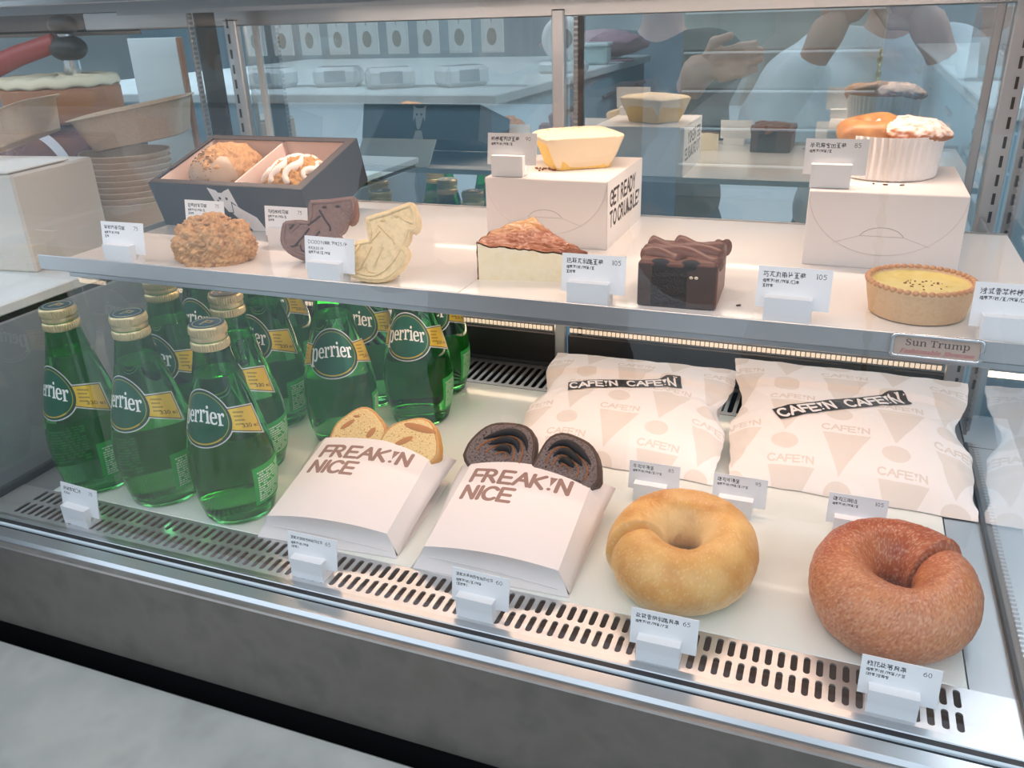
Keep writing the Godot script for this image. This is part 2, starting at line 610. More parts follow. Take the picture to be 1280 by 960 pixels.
func palette() -> void:
	M.white_panel = mat("#dde2dc", 0.16)
	M.white_panel.clearcoat_enabled = true
	M.white_panel.clearcoat = 0.5
	M.white_panel.clearcoat_roughness = 0.05
	M.shelf_white = mat("#ebe8e4", 0.14)
	M.shelf_white.clearcoat_enabled = true
	M.shelf_white.clearcoat = 0.6
	M.shelf_white.clearcoat_roughness = 0.04
	var brush := NoiseTexture2D.new()
	brush.width = 256
	brush.height = 256
	brush.seamless = true
	var bn := FastNoiseLite.new()
	bn.frequency = 0.05
	bn.seed = 4
	brush.noise = bn
	M.steel = mat("#c4c6c8", 0.34, 0.8)
	M.steel_soft = mat("#a9adb0", 0.42, 0.85)
	M.alu = mat("#b4b8bb", 0.28, 0.9)
	M.spacer = mat("#7f868b", 0.45, 0.3)
	M.fascia = tri_mat(noise_tex(0.02, ["#7b7773", "#8a8580", "#827d78"], [], FastNoiseLite.TYPE_SIMPLEX_SMOOTH, 4, 8), 3.0, 0.4)
	M.fascia.metallic = 0.75
	M.black = mat("#17181a", 0.45)
	M.black_panel = mat("#1b1a1a", 0.35)
	M.gasket = mat("#25282c", 0.5)
	M.white_edge = mat("#bcc6cc", 0.35)
	M.duct = mat("#8a6750", 0.45, 0.4)
	M.glass = StandardMaterial3D.new()
	M.glass.albedo_color = Color(1, 1, 1, 0.0)
	M.glass.transparency = BaseMaterial3D.TRANSPARENCY_ALPHA
	M.glass.roughness = 0.0
	M.mirror_glass = StandardMaterial3D.new()
	var one := sheet(4, 4, Color(0.93, 0.97, 0.97, 1))
	M.mirror_glass.albedo_texture = ImageTexture.create_from_image(one)
	M.mirror_glass.albedo_color = Color(1, 1, 1, 0.42)
	M.mirror_glass.transparency = BaseMaterial3D.TRANSPARENCY_ALPHA
	M.mirror_glass.roughness = 0.0
	M.mirror_glass.metallic = 1.0
	M.led = mat("#ffffff", 0.5)
	M.led.emission_enabled = true
	M.led.emission = Color(1, 0.88, 0.76)
	M.led.emission_energy_multiplier = 3.0
	M.stud_glow = mat("#fff4e4", 0.5)  # glow added to the rear spacer studs to imitate reflected light
	M.stud_glow.emission_enabled = true
	M.stud_glow.emission = Color(1, 0.88, 0.74)
	M.stud_glow.emission_energy_multiplier = 0.5
	M.added_cool_led = mat("#ffffff", 0.5)  # glowing face of the added staff lamps
	M.added_cool_led.emission_enabled = true
	M.added_cool_led.emission = Color(0.9, 0.96, 1)
	M.added_cool_led.emission_energy_multiplier = 2.0
	M.card = mat("#e9ecef", 0.55)
	M.paper = mat("#e5e0de", 0.6)
	M.holder = mat("#e6e9ec", 0.45)
	M.concrete = tri_mat(noise_tex(0.012, ["#91908b", "#a2a19a", "#aeaba4", "#9d9b95"], [], FastNoiseLite.TYPE_SIMPLEX_SMOOTH, 5, 3), 2.0, 0.6)


# ---------------------------------------------------------------- the room

func room() -> void:
	var plaster := mat("#b8bfbf", 0.8)
	var cool := mat("#8fb2c4", 0.7)
	struct("floor", span(-5, 4, -1.2, -1.1, -5.2, 4.0), tri_mat(noise_tex(0.02, ["#8f9394", "#a3a7a8"], [], FastNoiseLite.TYPE_SIMPLEX_SMOOTH, 4, 5), 1.0, 0.5), "grey polished concrete café floor under the showcase", "floor")
	struct("ceiling", span(-5, 4, 2.1, 2.2, -5.2, -0.35), plaster)
	struct("wall_back", span(-5, 4, -1.1, 2.1, -5.3, -5.2), cool, "pale blue back wall far behind the showcase", "wall")
	struct("wall_left", span(-5.1, -5, -1.1, 2.1, -5.2, -0.35), plaster)
	struct("wall_right", span(4, 4.1, -1.1, 2.1, -5.2, -0.35), plaster)
	struct("trim_1", span(-30, 30, -1.3, -1.2, 4.0, 40.0), mat("#a9aeb0", 0.8), "pale pavement in the street before the counter", "pavement")
	# the houses across the street
	struct("trim_3", span(-30, 30, -1.2, 7.0, 14.0, 15.0), tri_mat(noise_tex(0.01, ["#6f6a64", "#8a857d", "#787a78"], [], FastNoiseLite.TYPE_SIMPLEX_SMOOTH, 3, 5), 0.1, 0.9))
	# the ledge in front, with its dark gap
	struct("trim_2", span(-3.0, 2.0, -1.1, -0.119, -0.462, -0.05, 0.004), M.concrete, "grey concrete ledge along the foot of the steel showcase front", "ledge")


# ---------------------------------------------------------------- the showcase

func slotted(x0: float, pitch: float, count: int, za: float, zb: float, slot_w: float, rows: Array, x_left: float, x_right: float) -> Geo:
	# a plate with rounded slots cut through it; rows holds [front, back] of each row
	var g := Geo.new()
	var t := 0.0016
	var cap := 5
	var zs := [za]
	for r in rows:
		zs.append_array([r[0], r[1]])
	zs.append(zb)
	var flat := func(xa: float, xb: float, z1: float, z2: float) -> void:
		g.quad(Vector3(xa, 0, z1), Vector3(xb, 0, z1), Vector3(xb, 0, z2), Vector3(xa, 0, z2))
	for i in range(0, zs.size(), 2):
		flat.call(x_left, x_right, zs[i], zs[i + 1])
	for r in rows:
		flat.call(x_left, x0, r[0], r[1])
		flat.call(x0 + pitch * count, x_right, r[0], r[1])
		for i in count:
			var cx := x0 + pitch * (i + 0.5)
			var w := slot_w / 2
			var hole := PackedVector2Array()
			for k in cap + 1:
				var a := PI * k / cap
				hole.append(Vector2(cx + cos(a) * w, r[1] + w + 0.0012 - sin(a) * w))
			for k in cap + 1:
				var a := PI + PI * k / cap
				hole.append(Vector2(cx + cos(a) * w, r[0] - w - 0.0012 - sin(a) * w))
			# hole runs: right far end over the top to the left, then the near end
			var outer := PackedVector2Array()
			for p in hole:
				var q := Vector2(cx + signf(p.x - cx) * pitch / 2 if absf(p.x - cx) > w * 0.5 else p.x, p.y)
				if absf(p.x - cx) <= w * 0.5 or absf(p.y - (r[1] + w + 0.0012)) < w * 0.01 and false:
					q.y = r[1] if p.y < (r[0] + r[1]) / 2 else r[0]
				outer.append(q)
			var n := hole.size()
			for k in n:
				var a := hole[k]
				var b := hole[(k + 1) % n]
				var oa := outer[k]
				var ob := outer[(k + 1) % n]
				g.quad(Vector3(oa.x, 0, oa.y), Vector3(a.x, 0, a.y), Vector3(b.x, 0, b.y), Vector3(ob.x, 0, ob.y))
				if (oa.x - ob.x) * (oa.y - ob.y) != 0.0:
					var corner := Vector2(oa.x if absf(oa.x - cx) > absf(ob.x - cx) else ob.x, oa.y if absf(oa.y - (r[0] + r[1]) / 2) > absf(ob.y - (r[0] + r[1]) / 2) else ob.y)
					g.quad(Vector3(oa.x, 0, oa.y), Vector3(ob.x, 0, ob.y), Vector3(corner.x, 0, corner.y), Vector3(corner.x, 0, corner.y))
				g.quad(Vector3(a.x, -t, a.y), Vector3(b.x, -t, b.y), Vector3(b.x, 0, b.y), Vector3(a.x, 0, a.y))
	return g


func spacer(c: Node3D, a: Vector3, b: Vector3, w: Vector3) -> void:
	# the perforated bar between the panes of double glass: a strip with a row of small bright studs
	var bar: MeshInstance3D = part("glass_spacer", boxg((a + b) / 2, (b - a).abs() + w, 0.0005), M.spacer, c)
	var g := Geo.new()
	var n := int(a.distance_to(b) / 0.0062)
	for i in n:
		g.box(a.lerp(b, (i + 0.5) / n), Vector3.ONE * 0.0030 + w * 0.55, 0.0004)
	part("spacer_studs", g, M.alu, bar).set_meta("kind", "stuff")


func showcase() -> void:
	var c := thing("showcase", "long glass bakery showcase in a stainless steel frame", "showcase")
	part("deck_panel", span(-0.7925, -0.3385, -0.006, 0, -0.992, -0.5735, 0.0008), M.white_panel, c)
	part("deck_panel", span(-0.3375, 0.135, -0.006, 0, -0.992, -0.5735, 0.0008), M.white_panel, c)
	part("side_strip", span(0.136, 0.169, -0.006, -0.0005, -0.992, -0.5735), M.steel_soft, c)
	part("side_strip", span(-0.836, -0.7935, -0.006, -0.0005, -0.992, -0.5735), M.steel_soft, c)
	part("front_grille", slotted(-0.8, 0.0097, 96, -0.5208, -0.5730, 0.0052, [[-0.5245, -0.5470], [-0.5490, -0.5705]], -0.836, 0.169), M.steel, c)
	part("rear_grille", slotted(-0.8, 0.0112, 83, -0.9925, -1.078, 0.0068, [[-0.999, -1.070]], -0.836, 0.169), M.steel_soft, c)
	part("air_duct", span(-0.836, 0.169, -0.036, -0.030, -0.575, -0.519), M.duct, c)
	part("air_duct", span(-0.836, 0.169, -0.050, -0.044, -1.079, -0.99), M.black, c)
	part("duct_wall", span(-0.836, 0.169, -0.044, -0.007, -0.580, -0.5745), M.duct, c)
	part("duct_wall", span(-0.836, 0.169, -0.050, 0.0, -1.083, -1.0795), M.black, c)
	part("duct_wall", span(-0.836, 0.169, -0.050, -0.007, -0.9915, -0.9895), M.black, c)
	part("duct_wall", span(-0.836, 0.169, -0.036, -0.0005, -0.5212, -0.519), M.duct, c)
	part("duct_end", span(-0.838, -0.836, -0.050, -0.0005, -1.083, -0.519), M.gasket, c)
	part("duct_end", span(0.169, 0.171, -0.050, -0.0005, -1.083, -0.519), M.gasket, c)
	# front rail
	part("inner_rail", span(-0.85, 0.18, -0.02, 0.0012, -0.5205, -0.5115, 0.0008), M.alu, c)
	part("glass_gasket", span(-0.85, 0.18, -0.02, 0.0004, -0.5115, -0.5045), M.gasket, c)
	part("edge_trim", span(-0.85, 0.18, -0.02, 0.0025, -0.5045, -0.5015, 0.0006), M.white_edge, c)
	part("rail_seam", span(-0.85, 0.18, -0.02, 0.0, -0.5015, -0.5003), M.gasket, c)
	part("outer_rail", span(-0.85, 0.18, -0.02, 0.002, -0.5003, -0.4815, 0.003), M.alu, c)
	part("shadow_gap", span(-0.85, 0.18, -0.03, -0.009, -0.4815, -0.476), M.black, c)
	part("fascia", span(-0.9, 0.25, -0.1085, -0.002, -0.52, -0.474, 0.0015), M.fascia, c)
	part("plinth", span(-0.9, 0.25, -1.1, -0.1085, -1.05, -0.49), M.black, c)
	part("carcass", span(-0.9, 0.25, -0.14, -0.052, -1.2, -0.53), M.steel_soft, c)
	# glass
	part("front_glass", span(-0.85, 0.18, 0.0, 0.50, -0.5082, -0.508), M.glass, c)
	part("left_end_glass", span(-0.8405, -0.8400, 0.0, 0.496, -1.08, -0.512), M.glass, c)
	part("right_end_glass", span(0.1700, 0.1705, 0.0, 0.496, -1.08, -0.512), M.glass, c)
	part("end_gasket", span(0.1685, 0.1760, -0.004, 0.006, -0.99, -0.512), M.gasket, c)
	part("end_gasket", span(-0.8465, -0.8390, -0.004, 0.006, -1.0, -0.512), M.gasket, c)
	spacer(c, Vector3(0.1785, 0.004, -0.99), Vector3(0.1785, 0.004, -0.52), Vector3(0.004, 0.006, 0))
	spacer(c, Vector3(0.1745, 0.008, -1.02), Vector3(0.1745, 0.49, -1.02), Vector3(0.003, 0, 0.008))
	part("end_gasket", span(0.1715, 0.1745, 0.0, 0.495, -1.06, -1.022), M.gasket, c)
	spacer(c, Vector3(-0.8445, 0.008, -0.992), Vector3(-0.8445, 0.49, -0.992), Vector3(0.003, 0, 0.009))
	part("end_gasket", span(-0.8445, -0.8415, 0.0, 0.495, -1.04, -1.0), M.gasket, c)
	# rear
	part("rear_panel", span(-0.836, -0.357, 0.0, 0.0522, -1.086, -1.079, 0.002), M.black_panel, c)
	part("rear_panel", span(-0.342, 0.148, 0.0, 0.0522, -1.086, -1.079, 0.002), M.black_panel, c)
	part("rear_seal", span(-0.836, 0.17, 0.0, 0.006, -1.0795, -1.0765, 0.001), M.gasket, c)
	for q in [[-0.83, -0.36], [-0.34, 0.146]]:  # glass spacer below the rear panes, its brightness imitated by glowing studs
		var bar: MeshInstance3D = part("rear_glass_spacer", span(q[0], q[1], 0.0525, 0.0645, -1.087, -1.082, 0.0006), M.spacer, c)
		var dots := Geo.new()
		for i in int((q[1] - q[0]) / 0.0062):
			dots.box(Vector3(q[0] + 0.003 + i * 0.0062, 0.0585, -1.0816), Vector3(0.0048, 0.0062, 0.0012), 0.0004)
		part("glowing_studs", dots, M.stud_glow, bar).set_meta("kind", "stuff")
		lamp("added_spacer_lamp", Vector3((q[0] + q[1]) / 2, 0.0585, -1.0800), Vector2(q[1] - q[0], 0.008), 0.006, Color(1, 0.88, 0.74), PI, c)  # added lamp, the spacer itself gives no light
	part("sliding_glass", span(-0.835, -0.355, 0.0645, 0.475, -1.0875, -1.0872), M.mirror_glass, c)
	part("sliding_glass", span(-0.345, 0.16, 0.0645, 0.475, -1.0875, -1.0872), M.mirror_glass, c)
	for x in [-0.8455, -0.352, 0.1575]:
		var wide := 0.021 if x != -0.352 else 0.016
		var post: MeshInstance3D = part("post", boxg(Vector3(x, 0.235, -1.0795), Vector3(wide, 0.49, 0.012), 0.0015), M.steel, c)
		var slots := Geo.new()
		for k in 22:
			slots.box(Vector3(x + (0.003 if x > -0.5 else -0.003), 0.045 + k * 0.0205, -1.0733), Vector3(0.0032, 0.0125, 0.0008))
		if x != -0.352:
			part("slots", slots, M.black, post)
	spacer(c, Vector3(-0.331, 0.06, -1.0845), Vector3(-0.331, 0.475, -1.0845), Vector3(0.006, 0, 0.003))
	part("door_gasket", span(-0.3275, -0.3215, 0.05, 0.475, -1.087, -1.082), M.gasket, c)
	part("door_stile", span(-0.815, -0.806, 0.05, 0.475, -1.089, -1.083, 0.001), M.white_edge, c)
	part("door_stile", span(0.130, 0.139, 0.05, 0.475, -1.089, -1.083, 0.001), M.steel_soft, c)
	part("header", span(-1.12, 0.19, 0.4715, 0.4955, -1.10, -1.078, 0.0015), M.alu, c)
	part("top_panel", span(-1.0, 0.25, 0.4955, 0.512, -1.12, -0.5), M.gasket, c)
	part("top_rail", span(-1.0, 0.25, 0.494, 0.535, -0.515, -0.485, 0.003), M.alu, c)
	var strip: MeshInstance3D = part("light_strip", span(-0.82, 0.15, 0.4938, 0.4954, -0.857, -0.843, 0.0005), M.steel_soft, c)
	part("light_diffuser", span(-0.81, 0.14, 0.4930, 0.4936, -0.854, -0.846), M.led, strip)
	part("light_shield", span(-0.82, 0.15, 0.4885, 0.4955, -0.8415, -0.8405), M.steel_soft, c)
	lamp("showcase_top_lamp", Vector3(-0.335, 0.4922, -0.85), Vector2(0.95, 0.008), 0.22, Color(1, 0.88, 0.80), -PI / 2, c)
	var strip2: MeshInstance3D = part("light_strip", span(-0.82, 0.15, 0.4938, 0.4954, -0.572, -0.558, 0.0005), M.steel_soft, c)
	part("light_diffuser", span(-0.81, 0.14, 0.4930, 0.4936, -0.569, -0.561), M.led, strip2)
	part("light_shield", span(-0.82, 0.15, 0.4885, 0.4955, -0.5565, -0.5555), M.steel_soft, c)
	lamp("showcase_front_lamp", Vector3(-0.335, 0.4922, -0.565), Vector2(0.95, 0.008), 0.075, Color(1, 0.88, 0.80), -PI / 2 + 0.2, c)


func shelf() -> void:
	var s := thing("display_shelf", "white glass shelf with a steel front lip, across the middle of the showcase", "shelf")
	var y := SHELF_Y
	part("shelf_panel", span(-0.757, -0.3035, y - 0.005, y, -0.965, -0.6275, 0.0006), M.shelf_white, s)
	part("shelf_panel", span(-0.3028, 0.164, y - 0.005, y, -0.965, -0.6275, 0.0006), M.shelf_white, s)
	part("lip", span(-0.783, 0.168, 0.2445, 0.2605, -0.6265, -0.6245, 0.0006), M.steel, s)
	part("rear_edge", span(-0.757, 0.164, y - 0.006, y + 0.0015, -0.9675, -0.965, 0.0004), M.alu, s)
	part("underside_rail", span(-0.745, 0.16, 0.2395, 0.2445, -0.64, -0.6255, 0.0006), M.alu, s)
	for x in [-0.80, -0.352, 0.152]:
		part("bracket", span(x - 0.0015, x + 0.0015, 0.225, 0.2495, -1.073, -0.75, 0.0005), M.steel_soft, s)
	var strip: MeshInstance3D = part("light_strip", span(-0.74, 0.155, 0.2385, 0.249, -0.796, -0.784, 0.001), M.steel_soft, s)
	part("light_diffuser", span(-0.735, 0.15, 0.2370, 0.2384, -0.793, -0.787), M.led, strip)
	lamp("shelf_lamp", Vector3(-0.29, 0.2360, -0.790), Vector2(0.885, 0.006), 0.115, Color(1, 0.84, 0.74), -PI / 2, s)
	var rimg := Geo.new()
	var ring := PackedVector3Array()
	for i in 49:
		var an := TAU * i / 48.0
		var cn := Vector2(signf(cos(an)), signf(sin(an)))
		ring.append(Vector3(0.0762 + cn.x * 0.0260 + cos(an) * 0.0030, 0.2525 + cn.y * 0.0050 + sin(an) * 0.0030, -0.6215))
	rimg.tube(ring, 0.0015, 8)
	rimg.box(Vector3(0.0762, 0.2525, -0.6230), Vector3(0.0570, 0.0150, 0.0030), 0.001)
	var frame: MeshInstance3D = part("name_badge", rimg, mat("#cfd3d6", 0.12, 0.9), s)
	var im := sheet(512, 132, Color("#b9a294"))
	typeset(im, type_tris("Sun Trump", "Droid Serif"), Rect2(70, 12, 380, 66), Color("#2b1f1c"))
	var sx := 40.0
	for word in ["Fashionable", "Showcase"]:
		var t := type_tris(word, "Droid Serif")
		var w: float = 22.0 * word.length()
		typeset(im, t, Rect2(sx, 86, w, 34), Color("#b0203a"), 0.35)
		sx += w + 22.0
	var g := Geo.new()
	g.quad(Vector3(-0.0275, -0.0066, 0), Vector3(0.0275, -0.0066, 0), Vector3(0.0275, 0.0066, 0), Vector3(-0.0275, 0.0066, 0))
	part("badge_plate", g, printed(im, 0.35), frame, Transform3D(Basis(), Vector3(0.0762, 0.2525, -0.62135)))


# ---------------------------------------------------------------- price cards

var CARDS := [
	# title, title height, second line, third line, price, x, z, shelf, yaw, label
	["沛綠雅氣泡水", "330ml", "", "70", -0.708, -0.5262, 0.0, -4.0, "white price card for the sparkling water, alone at the left end of the front grille"],
	["鶴尾家瑪格麗特起司吐司", "過敏原|奶/麩質", "(奶素)", "65", -0.422, -0.526, 0.0, 0.0, "white price card in front of the sleeve of pale cheese toast"],
	["鶴尾家黑旋風蜜地瓜吐司", "過敏原|奶/蛋/麩質", "(蛋奶素)", "60", -0.2514, -0.5243, 0.0, -1.0, "white price card in front of the sleeve of black swirl bread"],
	["紫菽香腸乳酪貝果", "過敏原|奶/麩質/大豆", "", "65", -0.0921, -0.5223, 0.0, 0.5, "white price card below the plain golden bagel"],
	["桂花紫薯貝果", "過敏原|奶/麩質/大豆", "(奶素)含蜂蜜", "60", 0.0795, -0.5243, 0.0, -0.5, "white price card below the speckled red-brown bagel, reading 60"],
	["牛肉可頌堡", "過敏原|奶/麩質/蛋/大豆", "", "85", -0.1505, -0.7560, 0.0, 0.0, "white price card on the deck before the left wrapped sandwich"],
	["雞肉可頌堡", "過敏原|奶/麩質/蛋/大豆", "", "95", -0.0625, -0.7560, 0.0, 0.0, "white price card partly hidden behind the top of the golden bagel"],
	["雞肉三明治", "過敏原|奶/麩質/蛋", "", "105", 0.0490, -0.7530, 0.0, 0.0, "white price card before the right wrapped sandwich, reading 105"],
	["葡萄燕麥司康", "過敏原|奶/麩質", "蛋素", "75", -0.6755, -0.628, 1.0, 1.0, "leftmost white price card on the upper shelf, left of the oat cookie"],
	["伯爵奶茶司康", "過敏原|奶/麩質/蛋", "蛋奶素", "75", -0.664, -0.738, 1.0, 0.0, "white price card at the left front of the dark gift box, behind the oat cookie"],
	["肉桂核桃司康", "過敏原|奶/麩質/蛋", "蛋奶素", "75", -0.551, -0.731, 1.0, 0.0, "white price card at the right front of the gift box, right of the oat cookie"],
	["DOGG'N餅乾 原味25/片", "巧克力30/片", "過敏原|奶/蛋/麩質", "", -0.4316, -0.6265, 1.0, -2.0, "white price card standing in front of the brown dog biscuit"],
	["檸檬糖霜磅蛋糕", "過敏原|奶/麩質/蛋", "", "90", -0.322, -0.8125, 2.0, 0.0, "white price card on top of the carton under the iced lemon cake"],
	["巴斯克乳酪蛋糕", "過敏原|奶/麩質/蛋", "蛋奶素", "105", -0.1831, -0.630, 1.0, 0.5, "white price card covering the right end of the cheesecake slice"],
	["巧克力脆片蛋糕", "過敏原|奶/麩質/堅果", "蛋奶素", "105", -0.0274, -0.6325, 1.0, -1.0, "white price card between the chocolate cake and the lemon tart"],
	["半熟蜂蜜凹蛋糕", "過敏原|麩質/蛋", "", "85", -0.0105, -0.8165, 2.0, 1.0, "white price card standing before the pleated cupcake on its carton"],
	["法式香草檸檬塔", "過敏原|奶/蛋/麩質/堅果", "", "", 0.1200, -0.6300, 1.0, 0.0, "white price card at the right end of the shelf, over the tart's edge"],
]


func holder_mesh() -> Geo:
	var g := Geo.new()
	g.T = Transform3D(Basis(Vector3.BACK, Vector3.UP, Vector3.LEFT), Vector3.ZERO)
	# profile: x is depth towards the viewer, y is height
	g.prism(PackedVector2Array([Vector2(-0.0052, 0), Vector2(-0.0004, 0), Vector2(0, 0.0206), Vector2(-0.0098, 0.0206)]), -0.0172, 0.0172)
	return g


func holder_base() -> Geo:
	var g := Geo.new()
	g.T = Transform3D(Basis(Vector3.BACK, Vector3.UP, Vector3.LEFT), Vector3.ZERO)
	g.prism(PackedVector2Array([Vector2(-0.0180, 0), Vector2(-0.0052, 0), Vector2(-0.0062, 0.0046), Vector2(-0.0074, 0.0046), Vector2(-0.0172, 0.0135), Vector2(-0.0190, 0.0120)]), -0.0172, 0.0172)
	return g


func price_cards() -> void:
	var hm := holder_mesh().mesh()
	var hb := holder_base().mesh()
	var ink_c := Color("#33363c")
	for d in CARDS:
		var y: float = 0.0 if d[6] == 0.0 else (SHELF_Y if d[6] == 1.0 else 0.3245)
		var t := thing("price_card", d[8], "price card", Vector3(d[4], y, d[5]), deg_to_rad(d[7]), "price cards in white stands")
		part("stand", hm, M.holder, t)
		part("stand_foot", hb, M.holder, t)
		var im := sheet(424, 248, Color("#eceff2"))
		var title: String = d[0]
		var h := minf(32.0, 275.0 / title.length() / 1.1) if not title.begins_with("DOGG") else 23.0
		write(im, title, Vector2(32, 30), h, h * 0.115, ink_c)
		write(im, d[1], Vector2(32, 76), 19, 2.6, ink_c)
		write(im, d[2], Vector2(32, 106), 19, 2.6, ink_c)
		if d[3]:
			write(im, d[3], Vector2(330, 30), 27, 2.8, ink_c)
		var g := Geo.new()
		g.quad(Vector3(-0.0268, 0, 0.0004), Vector3(0.0268, 0, 0.0004), Vector3(0.0268, 0.0315, 0.0004), Vector3(-0.0268, 0.0315, 0.0004))
		var tilt := Basis(Vector3.RIGHT, deg_to_rad(-9.0))
		var card: MeshInstance3D = part("card", boxg(Vector3(0, 0.01575, 0), Vector3(0.0536, 0.0315, 0.0007)), M.card, t, Transform3D(tilt, Vector3(0.0025, 0.0105, -0.0076)))
		part("card_print", g, printed(im, 0.55), card)


# ---------------------------------------------------------------- sparkling water

var BOTTLE := PackedVector2Array([Vector2(0, 0.005), Vector2(0.014, 0.0045), Vector2(0.026, 0.0035), Vector2(0.0305, 0.0008), Vector2(0.0335, 0.0006), Vector2(0.0362, 0.0035), Vector2(0.0382, 0.011), Vector2(0.0408, 0.022), Vector2(0.0430, 0.036), Vector2(0.0440, 0.050),
	Vector2(0.0438, 0.063), Vector2(0.0426, 0.077), Vector2(0.0402, 0.091), Vector2(0.0370, 0.105), Vector2(0.0334, 0.119), Vector2(0.0297, 0.133), Vector2(0.0262, 0.147), Vector2(0.0230, 0.160), Vector2(0.0203, 0.172), Vector2(0.0182, 0.182), Vector2(0.0168, 0.190), Vector2(0.0160, 0.198), Vector2(0.0, 0.1985)])


func girth(h: float) -> float:
	for i in range(4, BOTTLE.size() - 2):
		if h <= BOTTLE[i + 1].y:
			return lerpf(BOTTLE[i].x, BOTTLE[i + 1].x, (h - BOTTLE[i].y) / (BOTTLE[i + 1].y - BOTTLE[i].y))
	return 0.016


func smooth_profile(p: PackedVector2Array, n: int) -> PackedVector2Array:
	var out := PackedVector2Array()
	for i in p.size() - 1:
		for k in n:
			out.append(p[i].cubic_interpolate(p[i + 1], p[maxi(i - 1, 0)], p[mini(i + 2, p.size() - 1)], float(k) / n))
	out.append(p[p.size() - 1])
	return out


func bottle_label_image() -> Image:
	# 0.12 wide and 0.066 high, drawn at 5333 pixels to the unit
	var w := 640
	var h := 352
	var im := sheet(w, h, Color("#c9ccca"))
	var c := Vector2(w / 2.0, h / 2.0)
	var k := w / 0.12
	for rim in [[0.0013, "#20302a"], [0.0021, "#d6b63c"]]:
		for side in [-1.0, 1.0]:
			var q := PackedVector2Array()
			for i in 24:
				var s := lerpf(0.018, 0.0575 - rim[0], i / 23.0)
				q.append(c + Vector2(side * s, -(0.0112 + 0.0062 * (s - 0.018) / 0.04 - rim[0])) * k)
			for i in 24:
				var s := lerpf(0.0575 - rim[0], 0.018, i / 23.0)
				q.append(c + Vector2(side * s, 0.0112 + 0.0062 * (s - 0.018) / 0.04 - rim[0]) * k)
			inkpoly(im, q, Color(rim[1]))
	inkdisc(im, c, Vector2.ONE * 0.0293 * k, Color("#1c3a2c"))
	inkdisc(im, c, Vector2.ONE * 0.0281 * k, Color("#0d5a40"))
	var ring := PackedVector2Array()
	for i in 61:
		ring.append(c + Vector2(cos(i * TAU / 60), sin(i * TAU / 60)) * 0.0263 * k)
	inkpath(im, ring, 3.2, Color("#c7a93c"))
	inkpath(im, ring.slice(8, 23), 8.0, Color("#c7a93c"))
	# the name in white, each letter a little lower towards the ends
	var t := "perrier"
	var x := c.x - 0.0258 * k
	var widths := [47, 39, 36, 36, 23, 39, 36]
	for i in t.length():
		var g := type_tris(t[i], "Droid Serif", true)
		var lift := 10.0 - absf(i - 3.0) * 5.0
		var tall := 70.0
		var y := c.y - 42 - lift
		if i == 0:
			typeset(im, g, Rect2(x - 8, y - 2, 52, 122), Color("#f4f5f2"))
		elif t[i] == "i":
			typeset(im, g, Rect2(x, y - 28, 25, tall + 28), Color("#f4f5f2"))
		else:
			typeset(im, g, Rect2(x, y, widths[i], tall), Color("#f4f5f2"))
		x += widths[i] + 1.0
	for side in [-1.0, 1.0]:
		for i in 4:
			var q := c + Vector2(0.0320 if side > 0 else -0.046, -0.0075 + i * 0.0042) * k
			for j in [9, 7, 8, 6][i]:
				inkpath(im, PackedVector2Array([q + Vector2(j * 6.5, -4), q + Vector2(j * 6.5 + 1.5, 5), q + Vector2(j * 6.5 + 4, -3)]), 1.8, Color("#5a4a1e"))
	write(im, "330 ml", c + Vector2(0.0375, 0.0050) * k, 20, 3.2, Color("#4a3c18"))
	return im


